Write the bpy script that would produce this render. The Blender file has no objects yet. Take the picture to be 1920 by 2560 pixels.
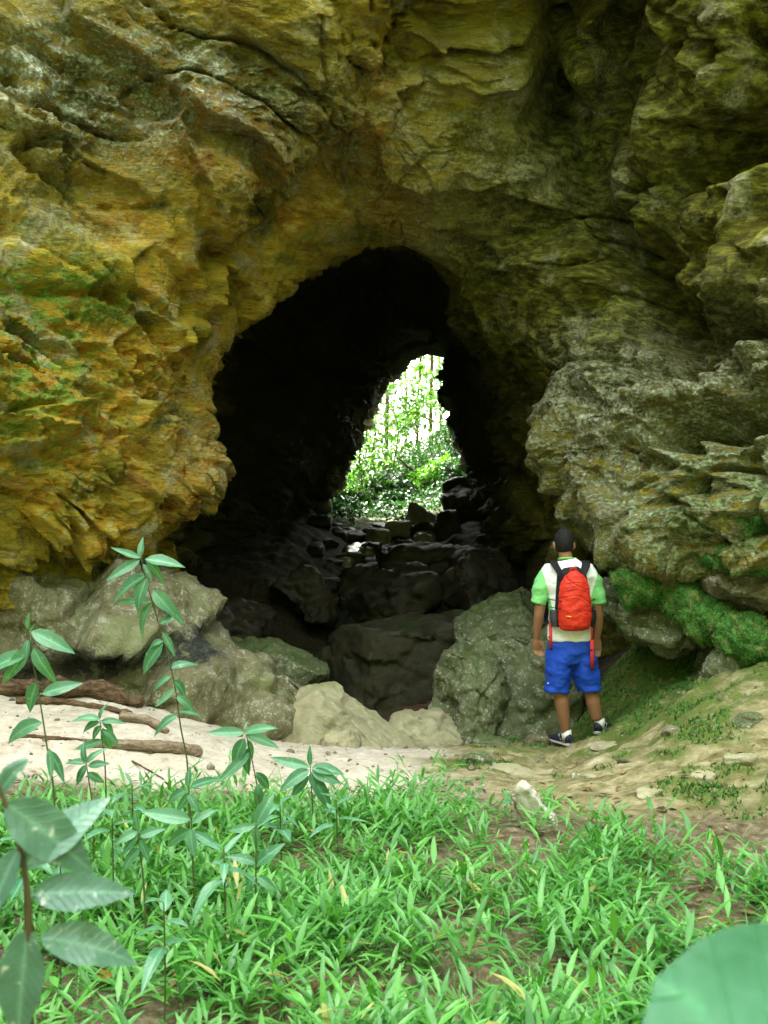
import bpy, math, random
import numpy as np
from mathutils import Vector, Matrix
random.seed(7)
rng = np.random.default_rng(7)
scene = bpy.context.scene
COL = scene.collection
# ------------------------------------------------------------------ camera
F = 2512.0                      # focal length in photograph pixels
CAMZ = 1.5
def P(u, v, d):                 # a point of the place seen at photograph pixel (u, v), d metres ahead
    return ((u - 960.0) / F * d, d, CAMZ - (v - 1280.0) / F * d)
cam_d = bpy.data.cameras.new('camera')
cam_d.sensor_width = 36.0
cam_d.lens = F / 2560.0 * 36.0
cam_d.clip_start = 0.02
cam_d.clip_end = 2000.0
cam_d.dof.use_dof = True
cam_d.dof.focus_distance = 7.0
cam_d.dof.aperture_fstop = 6.5
cam = bpy.data.objects.new('camera', cam_d)
cam.location = (0, 0, CAMZ)
cam.rotation_euler = (math.radians(90), 0, 0)
COL.objects.link(cam)
scene.camera = cam
# ------------------------------------------------------------------ sky, sun, exposure
SUN_EL, SUN_AZ = 52.0, -14.0     # the sun stands beyond the cliff, a little to the left
world = bpy.data.worlds.new('World')
scene.world = world
world.use_nodes = True
wn = world.node_tree
bg = wn.nodes['Background']
sky = wn.nodes.new('ShaderNodeTexSky')
sky.sky_type = 'NISHITA'
sky.sun_disc = False
sky.sun_elevation = math.radians(SUN_EL)
sky.sun_rotation = math.radians(SUN_AZ)
sky.air_density = 1.0
sky.dust_density = 4.0
sky.ozone_density = 1.0
hs = wn.nodes.new('ShaderNodeHueSaturation')
hs.inputs['Saturation'].default_value = 0.25      # thin bright haze, no deep blue
wn.links.new(sky.outputs[0], hs.inputs['Color'])
tint = wn.nodes.new('ShaderNodeMix'); tint.data_type = 'RGBA'; tint.blend_type = 'MULTIPLY'
tint.inputs[0].default_value = 1.0; tint.inputs[7].default_value = (0.985, 1.0, 0.92, 1)      # daylight filtered by forest haze
wn.links.new(hs.outputs[0], tint.inputs[6])
wn.links.new(tint.outputs[2], bg.inputs['Color'])
bg.inputs['Strength'].default_value = 0.15
sun_d = bpy.data.lights.new('sun', 'SUN')
sun_d.energy = 4.0
sun_d.angle = math.radians(0.5)
sun_d.color = (1.0, 0.95, 0.86)
sun = bpy.data.objects.new('sun', sun_d)
el, az = math.radians(SUN_EL), math.radians(SUN_AZ)
sdir = Vector((math.sin(az) * math.cos(el), math.cos(az) * math.cos(el), math.sin(el)))
sun.rotation_euler = sdir.to_track_quat('Z', 'Y').to_euler()
sun.location = (0, 0, 30)
COL.objects.link(sun)
scene.view_settings.view_transform = 'Standard'
scene.view_settings.look = 'None'
scene.view_settings.gamma = 1.0
scene.view_settings.use_curve_mapping = False
scene.view_settings.exposure = 4.0
scene.render.engine = 'CYCLES'
scene.cycles.use_denoising = True
scene.cycles.max_bounces = 6
scene.cycles.diffuse_bounces = 4
# ------------------------------------------------------------------ numpy noise
_perm = rng.permutation(256).astype(np.int64)
_perm = np.concatenate([_perm, _perm, _perm])
_g = rng.normal(size=(256, 3)); _g /= np.linalg.norm(_g, axis=1)[:, None]
_r = rng.random((4096, 5))
def perlin(p):
    i = np.floor(p).astype(np.int64); f = p - i
    w = f * f * f * (f * (f * 6 - 15) + 10)
    i &= 255
    out = 0
    for dx in (0, 1):
        a = _perm[(i[:, 0] + dx) & 255]
        wx = w[:, 0] if dx else 1 - w[:, 0]
        for dy in (0, 1):
            b = _perm[(a + i[:, 1] + dy) & 255]
            wy = w[:, 1] if dy else 1 - w[:, 1]
            for dz in (0, 1):
                g = _g[_perm[(b + i[:, 2] + dz) & 255]]
                wz = w[:, 2] if dz else 1 - w[:, 2]
                out = out + wx * wy * wz * (g[:, 0] * (f[:, 0] - dx) + g[:, 1] * (f[:, 1] - dy) + g[:, 2] * (f[:, 2] - dz))
    return out * 1.6
def fbm(p, octv=4, gain=0.5):
    p = np.asarray(p, float); s = 0; a = 1.0
    for k in range(octv):
        s = s + a * perlin(p + k * 17.31); p = p * 2.03; a *= gain
    return s
def voronoi(q):                  # per point: F1, F2-F1, cell random (N,5), vector from the cell's point
    i = np.floor(q).astype(np.int64); n = len(q)
    d1 = np.full(n, 9.0); d2 = np.full(n, 9.0); cid = np.zeros(n, np.int64); vec = np.zeros((n, 3))
    for dx in (-1, 0, 1):
        for dy in (-1, 0, 1):
            for dz in (-1, 0, 1):
                c = i + (dx, dy, dz)
                h = ((c[:, 0] * 73856093) ^ (c[:, 1] * 19349663) ^ (c[:, 2] * 83492791)) & 4095
                r = _r[h]
                v = q - c - (0.1 + 0.8 * r[:, :3])
                d = np.sqrt((v * v).sum(1))
                m = d < d1
                d2 = np.where(m, d1, np.minimum(d2, d))
                d1 = np.where(m, d, d1)
                cid = np.where(m, h, cid)
                vec[m] = v[m]
    return d1, d2 - d1, _r[(cid * 7 + 13) & 4095], vec
def sst(a, b, x):
    t = np.clip((x - a) / (b - a), 0, 1); return t * t * (3 - 2 * t)
# ------------------------------------------------------------------ mesh and object helpers
def mesh_np(name, verts, faces, mat=None, smooth=True, attrs=None):
    """verts (N,3); faces (M,3) or (M,4) arrays, or a list of such arrays"""
    me = bpy.data.meshes.new(name)
    fl = faces if isinstance(faces, list) else [faces]
    fl = [np.asarray(f, np.int32) for f in fl if len(f)]
    me.vertices.add(len(verts))
    me.vertices.foreach_set('co', np.asarray(verts, np.float32).ravel())
    nl = sum(f.size for f in fl); nf = sum(len(f) for f in fl)
    me.loops.add(nl); me.polygons.add(nf)
    me.loops.foreach_set('vertex_index', np.concatenate([f.ravel() for f in fl]))
    tot = np.concatenate([np.full(len(f), f.shape[1], np.int32) for f in fl])
    st = np.concatenate([[0], np.cumsum(tot)[:-1]]).astype(np.int32)
    me.polygons.foreach_set('loop_start', st)
    me.polygons.foreach_set('loop_total', tot)
    me.update(calc_edges=True)
    if smooth:
        me.polygons.foreach_set('use_smooth', np.ones(nf, bool))
    for k, a in (attrs or {}).items():
        a = np.asarray(a, np.float32)
        if a.ndim == 1:
            me.attributes.new(k, 'FLOAT', 'POINT').data.foreach_set('value', a)
        else:
            me.attributes.new(k, 'FLOAT_VECTOR', 'POINT').data.foreach_set('vector', a.ravel())
    if mat: me.materials.append(mat)
    return me
def add(name, me, parent=None, loc=None):
    o = bpy.data.objects.new(name, me)
    COL.objects.link(o)
    if parent: o.parent = parent
    if loc is not None: o.location = loc
    return o
def tag(o, label=None, cat=None, group=None, kind=None):
    if label: o['label'] = label
    if cat: o['category'] = cat
    if group: o['group'] = group
    if kind: o['kind'] = kind
    return o
def grid_faces(nu, nv, closed_u=False):
    a = np.arange(nu * nv).reshape(nu, nv)
    if closed_u: a = np.vstack([a, a[:1]])
    return np.stack([a[:-1, :-1], a[1:, :-1], a[1:, 1:], a[:-1, 1:]], -1).reshape(-1, 4)
def vnormals(v, f):
    n = np.zeros_like(v)
    fn = np.cross(v[f[:, 2]] - v[f[:, 0]], v[f[:, 3 if f.shape[1] == 4 else 1]] - v[f[:, 1 if f.shape[1] == 4 else 2]])
    if f.shape[1] == 3: fn = np.cross(v[f[:, 1]] - v[f[:, 0]], v[f[:, 2]] - v[f[:, 0]])
    for k in range(f.shape[1]):
        for c in range(3):
            n[:, c] += np.bincount(f[:, k], fn[:, c], len(v))
    return n / (np.linalg.norm(n, axis=1)[:, None] + 1e-12)
# ------------------------------------------------------------------ material helpers
class NT:
    def __init__(s, name):
        s.m = bpy.data.materials.new(name); s.m.use_nodes = True
        s.t = s.m.node_tree; s.n = s.t.nodes
        s.bsdf = s.n['Principled BSDF']; s.out = s.n['Material Output']
    def link(s, a, b): s.t.links.new(a, b)
    def val(s, sock, x):
        if isinstance(x, (int, float)): sock.default_value = x
        elif isinstance(x, tuple): sock.default_value = x if len(x) == 4 or sock.type == 'VECTOR' else (*x, 1)
        else: s.link(x, sock)
    def obj(s): return s.n.new('ShaderNodeTexCoord').outputs['Object']
    def geo(s, k='Position'): return s.n.new('ShaderNodeNewGeometry').outputs[k]
    def attr(s, k, o='Fac'):
        a = s.n.new('ShaderNodeAttribute'); a.attribute_name = k; return a.outputs[o]
    def mapping(s, v, scale=(1, 1, 1), rot=(0, 0, 0)):
        m = s.n.new('ShaderNodeMapping'); s.link(v, m.inputs[0])
        m.inputs['Scale'].default_value = scale; m.inputs['Rotation'].default_value = rot
        return m.outputs[0]
    def noise(s, v, sc, det=6, rough=0.6, dist=0.0, out='Fac'):
        n = s.n.new('ShaderNodeTexNoise'); s.link(v, n.inputs['Vector'])
        n.inputs['Scale'].default_value = sc; n.inputs['Detail'].default_value = det
        n.inputs['Roughness'].default_value = rough; n.inputs['Distortion'].default_value = dist
        return n.outputs[out]
    def vor(s, v, sc, feat='F1', out='Distance'):
        n = s.n.new('ShaderNodeTexVoronoi'); n.feature = feat; s.link(v, n.inputs['Vector'])
        n.inputs['Scale'].default_value = sc; return n.outputs[out]
    def ramp(s, f, stops):
        r = s.n.new('ShaderNodeValToRGB'); s.link(f, r.inputs[0]); e = r.color_ramp.elements
        while len(e) < len(stops): e.new(0.5)
        for q, (p, c) in zip(e, stops):
            q.position = p; q.color = (c, c, c, 1) if isinstance(c, (int, float)) else (*c, 1)
        return r.outputs[0]
    def mix(s, f, a, b, mode='MIX'):
        m = s.n.new('ShaderNodeMix'); m.data_type = 'RGBA'; m.blend_type = mode
        s.val(m.inputs[0], f); s.val(m.inputs[6], a); s.val(m.inputs[7], b)
        return m.outputs[2]
    def math(s, op, a, b=0.0, c=None):
        m = s.n.new('ShaderNodeMath'); m.operation = op
        s.val(m.inputs[0], a); s.val(m.inputs[1], b)
        if c is not None: s.val(m.inputs[2], c)
        return m.outputs[0]
    def step(s, x, a, b):
        m = s.n.new('ShaderNodeMapRange'); m.interpolation_type = 'SMOOTHSTEP'
        s.val(m.inputs[0], x); m.inputs[1].default_value = a; m.inputs[2].default_value = b
        return m.outputs[0]
    def bump(s, h, dist=0.02, strength=1.0, nrm=None):
        b = s.n.new('ShaderNodeBump'); s.link(h, b.inputs['Height'])
        b.inputs['Distance'].default_value = dist; b.inputs['Strength'].default_value = strength
        if nrm: s.link(nrm, b.inputs['Normal'])
        return b.outputs[0]
    def done(s, col, rough=0.8, nrm=None, spec=0.3, **kw):
        s.val(s.bsdf.inputs['Base Color'], col); s.val(s.bsdf.inputs['Roughness'], rough)
        s.val(s.bsdf.inputs['Specular IOR Level'], spec)
        if nrm: s.link(nrm, s.bsdf.inputs['Normal'])
        for k, v in kw.items(): s.val(s.bsdf.inputs[k.replace('_', ' ')], v)
        return s.m
# ------------------------------------------------------------------ the cliff with its tunnel
def ring(pts, d=None): return np.array([P(*(p if len(p) == 3 else (*p, d))) for p in pts])
F0 = np.array([(-16, 5, -3), (-16, 5, -1), (-16, 5, 1), (-16, 5, 2.5), (-16, 5, 5), (-16, 5, 9), (-16, 5, 14), (-13, 8, 19), (-6, 10.5, 22),
               (0, 11, 22.5), (6, 9.5, 22), (13, 7, 19), (16, 5, 14), (16, 5, 9), (16, 5, 4), (16, 5, 1), (16, 5, -1), (16, 5, -3)], float)
O4 = ring([(-900, 2500), (-900, 1700), (-880, 1450), (-860, 1300), (-850, 1150), (-850, 1000), (-850, 600, 6.6), (-700, 0, 7.2), (-200, -700, 7.7), (850, -900, 7.7),
           (1800, -700, 7.3), (2500, -100, 6.9), (2700, 500, 6.5), (2720, 950), (2750, 1250), (2780, 1450), (2850, 1600), (2850, 2200)], 6.2)
O3 = ring([(-200, 2200, 7.2), (-200, 1650, 7.2), (-180, 1420, 7.1), (-150, 1300, 6.95), (-120, 1200, 6.9), (-100, 1050, 7.0), (-120, 800, 7.1), (-80, 350, 7.4),
           (200, -60, 7.75), (850, -160, 7.8), (1450, -100, 7.7), (1850, 150, 7.3), (1930, 550, 7.3), (1950, 950, 7.1), (1960, 1200, 6.9), (1970, 1420, 6.9),
           (2050, 1590, 8.7), (2050, 2000, 8.8)])
O2 = ring([(60, 2050, 8.0), (60, 1600, 8.0), (100, 1400, 7.9), (160, 1310, 7.65), (200, 1200, 7.6), (200, 1060, 7.7), (180, 850, 7.8), (220, 500, 7.9),
           (450, 200, 8.0), (900, 130, 8.2), (1300, 180, 8.5), (1600, 350, 8.5), (1680, 700, 8.2), (1680, 1000, 7.7), (1700, 1200, 7.5), (1720, 1370, 7.5),
           (1790, 1530, 9.5), (1790, 1900, 9.6)])
O1 = ring([(300, 2000, 8.8), (300, 1560, 8.8), (340, 1380, 8.6), (440, 1290, 8.5), (480, 1200, 8.5), (430, 1060, 8.5), (420, 860, 8.5), (470, 600, 8.4),
           (640, 390, 8.4), (900, 380, 8.8), (1180, 460, 9.2), (1400, 600, 9.2), (1500, 850, 8.8), (1450, 1050, 8.3), (1480, 1200, 8.1), (1530, 1320, 8.1),
           (1590, 1440, 10.3), (1590, 1800, 10.4)])
M0 = ring([(480, 1900, 9.7), (440, 1500, 9.7), (405, 1352, 9.4), (500, 1255, 9.2), (548, 1180, 9.2), (527, 1041, 9.5), (538, 902, 9.7), (694, 756, 9.9),
           (827, 655, 10.1), (960, 608, 10.3), (1110, 660, 10.5), (1250, 780, 10.3), (1390, 983, 9.5), (1342, 1111, 9.0), (1385, 1226, 8.8), (1415, 1292, 8.8),
           (1440, 1400, 10.8), (1440, 1700, 10.9)])
O1b = 0.8 * O1 + 0.2 * M0; O1b[4:10, 1] += np.array([0.1, 0.3, 0.38, 0.38, 0.3, 0.12])
I0 = ring([(430, 1900), (400, 1500), (380, 1350), (390, 1250), (400, 1180), (420, 1040), (440, 870), (600, 690), (800, 590), (960, 560), (1105, 650),
           (1180, 810), (1370, 1000), (1390, 1111), (1410, 1226), (1430, 1320), (1450, 1450), (1450, 1750)], 11.0)
I1 = ring([(540, 1750), (520, 1480), (500, 1330), (520, 1230), (540, 1150), (560, 1040), (600, 900), (720, 770), (860, 690), (980, 670), (1100, 730),
           (1150, 840), (1200, 980), (1220, 1100), (1240, 1220), (1260, 1320), (1300, 1450), (1300, 1650)], 14.0)
I2 = ring([(700, 1600), (700, 1380), (720, 1280), (760, 1220), (790, 1150), (810, 1080), (850, 980), (920, 880), (980, 830), (1050, 820), (1110, 860),
           (1128, 930), (1130, 1000), (1150, 1070), (1170, 1130), (1190, 1200), (1210, 1330), (1220, 1550)], 17.0)
E0 = ring([(770, 1500), (780, 1330), (796, 1250), (838, 1226), (862, 1177), (886, 1115), (928, 1030), (980, 945), (1012, 909), (1065, 899), (1112, 905),
           (1130, 935), (1124, 1000), (1138, 1064), (1153, 1119), (1170, 1177), (1187, 1300), (1200, 1500)], 19.0)
ec = np.array(P(1000, 1200, 21.4)); X1 = ec + (E0 - np.array(P(1000, 1200, 19.0))) * 1.5  # exit roof extended out of view, added to keep sun off the stones
B0 = F0.copy(); B0[:, 1] = 23.0
RINGS = [F0, O4, O3, O2, O1, O1b, M0, I0, I1, I2, E0, X1, B0, F0]
SEGS = [24, 36, 105, 115, 30, 95, 60, 60, 50, 40, 14, 8, 6]
TS = 50
def catmull(pts, samples):       # pts (K,...,3) -> centripetal spline; samples: number per segment
    K = len(pts); flat = pts.reshape(K, -1)
    ext = np.vstack([2 * flat[:1] - flat[1:2], flat, 2 * flat[-1:] - flat[-2:-1]])
    seg = np.sqrt(np.linalg.norm(np.diff(ext, axis=0).reshape(K + 1, -1, 3), axis=2).mean(1)) + 1e-6
    t = np.concatenate([[0], np.cumsum(seg)])
    out = []
    for k in range(K - 1):
        p0, p1, p2, p3 = ext[k:k + 4]; t0, t1, t2, t3 = t[k:k + 4]
        x = np.linspace(t1, t2, samples[k], endpoint=(k == K - 2))[:, None]
        a1 = (t1 - x) / (t1 - t0) * p0 + (x - t0) / (t1 - t0) * p1
        a2 = (t2 - x) / (t2 - t1) * p1 + (x - t1) / (t2 - t1) * p2
        a3 = (t3 - x) / (t3 - t2) * p2 + (x - t2) / (t3 - t2) * p3
        b1 = (t2 - x) / (t2 - t0) * a1 + (x - t0) / (t2 - t0) * a2
        b2 = (t3 - x) / (t3 - t1) * a2 + (x - t1) / (t3 - t1) * a3
        out.append((t2 - x) / (t2 - t1) * b1 + (x - t1) / (t2 - t1) * b2)
    out = np.vstack(out)
    return out.reshape(len(out), *pts.shape[1:])
R = np.stack([catmull(r, [TS] * 17) for r in RINGS])            # (13, T, 3)
G = catmull(R, SEGS)                                            # (D, T, 3)
ND, NTH = G.shape[:2]
cf = grid_faces(ND, NTH)
base = G.reshape(-1, 3)
nrm = vnormals(base, cf)
mid = base[np.argmin(np.abs(base - np.array(P(960, 300, 8.6))).sum(1))]
k_ = np.argmin(np.abs(base - mid).sum(1))
if nrm[k_, 1] > 0: nrm = -nrm; cf = cf[:, ::-1]
# depth coordinate (in rings) and angle coordinate (in control points)
KN = [0, 1, 2, 3, 4, 4.2, 5, 6, 7, 8, 9, 10, 11, 12]
dq = np.concatenate([np.linspace(KN[k], KN[k + 1], s, endpoint=(k == len(SEGS) - 1)) for k, s in enumerate(SEGS)])
dq = np.repeat(dq, NTH); tq = np.tile(np.linspace(0, 17, NTH), ND)
W = base + 0.10 * np.stack([fbm(base * 0.9 + k * 31.7, 3) for k in range(3)], 1)      # warped position
sx = sst(0.2, 2.6, base[:, 0])
left = 1 - sst(-0.6, 0.3, base[:, 0])
ns = np.stack([0.10 + 0.22 * left + 0.42 * sx, np.full(len(base), 0.25), np.ones(len(base))], 1)
ns /= np.linalg.norm(ns, axis=1)[:, None]
s = (W * ns).sum(1)                                                                    # height within the beds
lat = np.cross(ns, (0, 1, 0)); lat /= np.linalg.norm(lat, axis=1)[:, None]
l = (W * lat).sum(1)
q = np.stack([l * 1.0, W[:, 1] * 0.9, s * 2.1], 1)
smoothzone = np.exp(-((dq - 4.6) / 0.33) ** 2) * sst(4.8, 5.6, tq) * (1 - sst(8.0, 9.0, tq))   # the smooth soffit left of the mouth
patch = 0.30 + 0.95 * sst(-0.30, 0.30, fbm(base * 0.7 + 50.0, 3))
rough = (1 - 0.75 * smoothzone) * patch
m1 = fbm(base * 0.55 + 5.0, 3); m2 = fbm(base * 0.8 + 9.0, 3); m3 = fbm(base * 1.3 + 3.0, 3)
disp = 0.13 * fbm(base * 0.75, 3)
_, e1, r1, v1 = voronoi(q * 1.05)
b1 = (r1[:, 0] - 0.5) * 0.20 + (v1 * (r1[:, 1:4] - 0.5)).sum(1) * 0.42
b1 = b1 * sst(0.0, 0.10, e1)
_, e0, r0_, v0_ = voronoi(q * [0.55, 0.6, 0.42] + 2.2)
b1 = b1 + ((r0_[:, 0] - 0.5) * 0.22 + (v0_ * (r0_[:, 1:4] - 0.5)).sum(1) * 0.45) * sst(0.0, 0.08, e0)
_, e2, r2, v2 = voronoi(q * 2.9 + 7.7 + 0.25 * np.stack([m1, m2, m3], 1))
b2 = (r2[:, 0] - 0.5) * 0.10 + (v2 * (r2[:, 1:4] - 0.5)).sum(1) * 0.18
b2 = b2 * sst(0.0, 0.10, e2)
_, e3, r3, v3 = voronoi(np.stack([l * 5.0, W[:, 1] * 5, s * 13.0], 1) + 3.3)
b3 = (r3[:, 0] - 0.5) * 0.040 + (v3 * (r3[:, 1:4] - 0.5)).sum(1) * 0.04
disp += (1 - 0.7 * smoothzone) * b1
disp += rough * (b2 * (0.55 + 0.9 * sst(-0.3, 0.3, m1)) + b3 * (0.3 + 1.2 * sst(-0.2, 0.35, m2)))
def beds(s, period, seed):
    f = s / period; i = np.floor(f).astype(np.int64); fr = f - i
    h = lambda j: _r[(j * 131 + seed * 977) & 4095, 0]
    return h(i) + (h(i + 1) - h(i)) * sst(0.62, 1.0, fr)
bm_ = sst(-0.15, 0.35, m3)
disp += rough * ((beds(s + 0.05 * m2, 0.21, 1) - 0.5) * 0.09 * (0.35 + bm_) + (beds(s + 0.03 * m1, 0.062, 2) - 0.5) * 0.045 * (0.2 + bm_))
cr1 = perlin(np.stack([l * 0.8, W[:, 1], s * 2.4], 1) * 1.1 + 40.0)
cr2 = perlin(np.stack([l * 2.2, W[:, 1], s * 1.0], 1) * 1.0 + 80.0)
disp -= rough * (0.20 * np.exp(-(cr1 / 0.035) ** 2) * sst(-0.1, 0.3, m2) + 0.14 * np.exp(-(cr2 / 0.03) ** 2) * sst(0.0, 0.4, m1))
disp += (0.25 + 0.75 * rough) * 0.042 * fbm(W * 5.0, 4, 0.62)
disp += rough * 0.012 * np.abs(fbm(np.stack([l * 16, W[:, 1] * 16, s * 30], 1), 3))
# solution pits, top right
pit = perlin(base * 4.2 + 11.0); zone = np.exp(-(((base[:, 0] - 2.2) / 1.0) ** 2 + ((base[:, 2] - 4.6) / 0.8) ** 2))
disp -= 0.20 * sst(0.42, 0.62, pit) * sst(0.2, 0.6, zone)
lipfade = np.exp(-((dq - 5.0) / 0.5) ** 2) + np.exp(-((dq - 9.0) / 1.0) ** 2) * 0.6
disp *= (1 - 0.35 * np.clip(lipfade, 0, 1)) * (1 - 0.62 * np.exp(-((dq - 5.0) / 0.45) ** 2) * sst(5.5, 6.5, tq) * (1 - sst(11.5, 12.5, tq)))
edge = sst(0, 1.2, dq) * (1 - sst(9.6, 11, dq))
# joints and clefts on the right: a dark chimney at the upper right, an undercut below the grey nose
def cleft(a, b, w, depth):
    a = np.array(a); b = np.array(b); ab = b - a
    px = base[:, [0, 2]] - a[[0, 2]]; e = ab[[0, 2]]
    t = np.clip((px @ e) / (e @ e), 0, 1)
    dist = np.linalg.norm(px - t[:, None] * e, axis=1) + 0.10 * m3 + 0.04 * fbm(base * 3 + 2, 2)
    return -depth * np.exp(-(dist / w) ** 2) * (dq < 5.2) * (dq > 1.2)
disp += cleft(P(1400, -200, 7.7), P(1440, 380, 8.5), 0.30, 0.35)
disp += cleft(P(1355, -200, 7.7), P(1385, 330, 8.4), 0.10, 0.75)
disp += cleft(P(1500, -200, 7.7), P(1545, 320, 8.3), 0.10, 0.60)
disp += cleft(P(1440, 330, 8.4), P(1560, 760, 8.7), 0.20, 0.70)
disp += cleft(P(1520, 560, 8.7), P(1590, 860, 8.5), 0.24, 0.9)
disp += cleft(P(1620, 900, 8.1), P(1480, 1000, 8.6), 0.10, 0.35)
disp += cleft(P(1700, 780, 7.9), P(1900, 860, 7.5), 0.10, 0.40)
disp += cleft(P(1640, 470, 8.2), P(1800, 330, 7.9), 0.12, 0.5)
disp += cleft(P(1600, 420, 8.2), P(1830, 360, 7.8), 0.15, 0.6)
disp += cleft(P(1690, 1070, 7.6), P(1960, 1010, 7.3), 0.13, 0.75)
disp += cleft(P(1850, 90, 7.4), P(1900, 520, 7.4), 0.16, 0.45)
disp += cleft(P(1480, 1080, 8.2), P(1700, 1200, 7.6), 0.05, 0.14)
disp += cleft(P(0, 690, 7.2), P(380, 745, 8.3), 0.05, 0.14)
disp += cleft(P(230, 470, 7.6), P(420, 520, 8.2), 0.05, 0.12)
disp += cleft(P(380, 250, 7.5), P(480, 330, 7.9), 0.05, 0.12)
disp += cleft(P(120, 1330, 7.6), P(340, 1365, 8.4), 0.07, 0.18)
disp -= 0.02
cv = base + nrm * (disp * edge)[:, None]
cn = vnormals(cv, cf)
def blob(u, v, d, ru, rv):       # soft region round a place on the rock, in metres
    c = P(u, v, d); k = d / F
    return np.exp(-((base[:, 0] - c[0]) / (ru * k)) ** 2 - ((base[:, 2] - c[2]) / (rv * k)) ** 2)
outside = 1 - sst(5.0, 5.6, dq)
ochre = np.clip(blob(220, 950, 7.8, 420, 330) + blob(420, 1250, 8.4, 220, 160) + 0.9 * blob(400, 250, 7.8, 420, 420) + 0.7 * blob(950, 120, 7.7, 60, 420)
                + 0.5 * blob(820, 420, 8.2, 320, 160), 0, 1) * outside
algae_shade = np.clip(0.9 * sst(0.8, 1.3, base[:, 0]) * (1 - sst(0.9, 1.4, base[:, 2])) + sst(0.3, 1.8, base[:, 0]) * sst(1.6, 2.9, base[:, 2]) + 0.6 * blob(1250, 700, 9.5, 400, 260), 0, 1)  # algae, with shade painted into the undercut at the lower right
lich = np.clip(blob(120, 130, 7.2, 330, 200) + 0.9 * blob(480, 120, 7.4, 380, 130) + 0.5 * blob(120, 510, 7.3, 130, 60) + 0.5 * blob(560, 1090, 8.9, 100, 170)
               + 1.3 * blob(1680, 1180, 7.6, 460, 280) + 0.5 * blob(1620, 880, 7.8, 300, 140) + 0.35 * blob(1150, 420, 9.0, 400, 200), 0, 1) * outside
moss = np.clip(blob(40, 900, 7.1, 170, 330) + 0.8 * blob(180, 700, 7.4, 160, 60) + 0.6 * blob(1850, 1300, 7.2, 250, 200), 0, 1) * outside
damp_shade = sst(5.5, 7.2, dq) * (1 - sst(9.2, 10, dq))  # passage shade put into the wall colour as darker damp rock

c = NT('cliff_rock')
pos = c.geo()
def strat(scx, scz, rot): return c.mapping(pos, (scx, scx, scz), (0, rot, 0))
n1 = c.noise(strat(1, 2.2, 0.25), 1.6, 6, 0.62, 0.6)
n2 = c.noise(strat(1, 2.6, 0.3), 6.0, 6, 0.65, 0.3)
n3 = c.noise(pos, 30.0, 6, 0.65)
n4 = c.noise(strat(1, 2.8, 0.3), 14.0, 6, 0.6, 0.4)
col = c.ramp(n1, [(0.30, (0.085, 0.066, 0.005)), (0.42, (0.25, 0.20, 0.013)), (0.54, (0.42, 0.34, 0.030)), (0.68, (0.56, 0.51, 0.16))])
col = c.mix(c.math('MULTIPLY', c.step(n2, 0.48, 0.66), 0.75), col, (0.10, 0.075, 0.012))
orange = c.ramp(n2, [(0.32, (0.16, 0.070, 0.004)), (0.44, (0.42, 0.20, 0.009)), (0.55, (0.52, 0.34, 0.03)), (0.67, (0.62, 0.51, 0.22))])
col = c.mix(c.math('MULTIPLY', c.attr('ochre'), c.step(n1, 0.36, 0.60)), col, orange)
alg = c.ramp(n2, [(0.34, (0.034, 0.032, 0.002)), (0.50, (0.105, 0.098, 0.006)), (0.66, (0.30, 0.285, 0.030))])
col = c.mix(c.math('MULTIPLY', c.attr('algae_shade'), c.step(n1, 0.22, 0.46)), col, alg)
lc = c.ramp(n3, [(0.3, (0.12, 0.13, 0.065)), (0.52, (0.32, 0.34, 0.21)), (0.68, (0.55, 0.57, 0.44))])
lf = c.math('MULTIPLY', c.attr('lichen'), c.step(c.math('ADD', c.math('MULTIPLY', n2, 0.6), c.math('MULTIPLY', n3, 0.4)), 0.40, 0.56))
col = c.mix(lf, col, lc)
mc = c.ramp(n3, [(0.35, (0.075, 0.15, 0.016)), (0.65, (0.20, 0.34, 0.05))])
col = c.mix(c.math('MULTIPLY', c.attr('moss'), c.step(n2, 0.44, 0.58)), col, mc)
col = c.mix(c.attr('damp_shade'), col, c.mix(n1, (0.022, 0.019, 0.007), (0.075, 0.066, 0.022)))
n5 = c.noise(strat(1, 13.0, 0.3), 4.0, 5, 0.55, 0.5)
col = c.mix(c.math('MULTIPLY', c.step(n5, 0.52, 0.62), c.math('MULTIPLY', c.step(n1, 0.44, 0.62), 0.5)), col, c.mix(1.0, col, (0.34, 0.32, 0.28), 'MULTIPLY'))
n6 = c.noise(pos, 1.1, 4, 0.6, 0.8)
n7 = c.noise(pos, 2.3, 7, 0.68, 0.6)
col = c.mix(c.math('MULTIPLY', c.step(n7, 0.53, 0.63), c.math('MULTIPLY', c.math('SUBTRACT', 1.0, c.attr('damp_shade')), 0.6)), col, c.ramp(n3, [(0.35, (0.20, 0.185, 0.10)), (0.65, (0.46, 0.44, 0.30))]))
col = c.mix(c.math('MULTIPLY', c.step(n7, 0.44, 0.36), c.math('MULTIPLY', c.attr('ochre'), 0.6)), col, (0.17, 0.058, 0.012))
col = c.mix(c.math('MULTIPLY', c.step(n6, 0.52, 0.66), c.math('SUBTRACT', 0.85, c.attr('damp_shade'))), col, c.mix(1.0, col, (1.55, 1.6, 1.9), 'MULTIPLY'))
fine = c.math('ADD', c.math('ADD', c.math('MULTIPLY', n3, 0.5), c.math('MULTIPLY', n4, 0.8)), c.math('ADD', c.math('MULTIPLY', lf, 0.45), c.math('MULTIPLY', n5, 0.15)))
cliff_mat = c.done(col, c.math('ADD', 0.70, c.math('MULTIPLY', n2, 0.3)), c.bump(fine, 0.065, 1.0), 0.25)
me = mesh_np('cliff', cv, cf, cliff_mat, True, dict(ochre=ochre, algae_shade=algae_shade, lichen=lich, moss=moss, damp_shade=damp_shade))
tag(add('cliff', me), 'ochre sandstone cliff pierced by the dark cave passage', None, None, 'structure')
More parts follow.
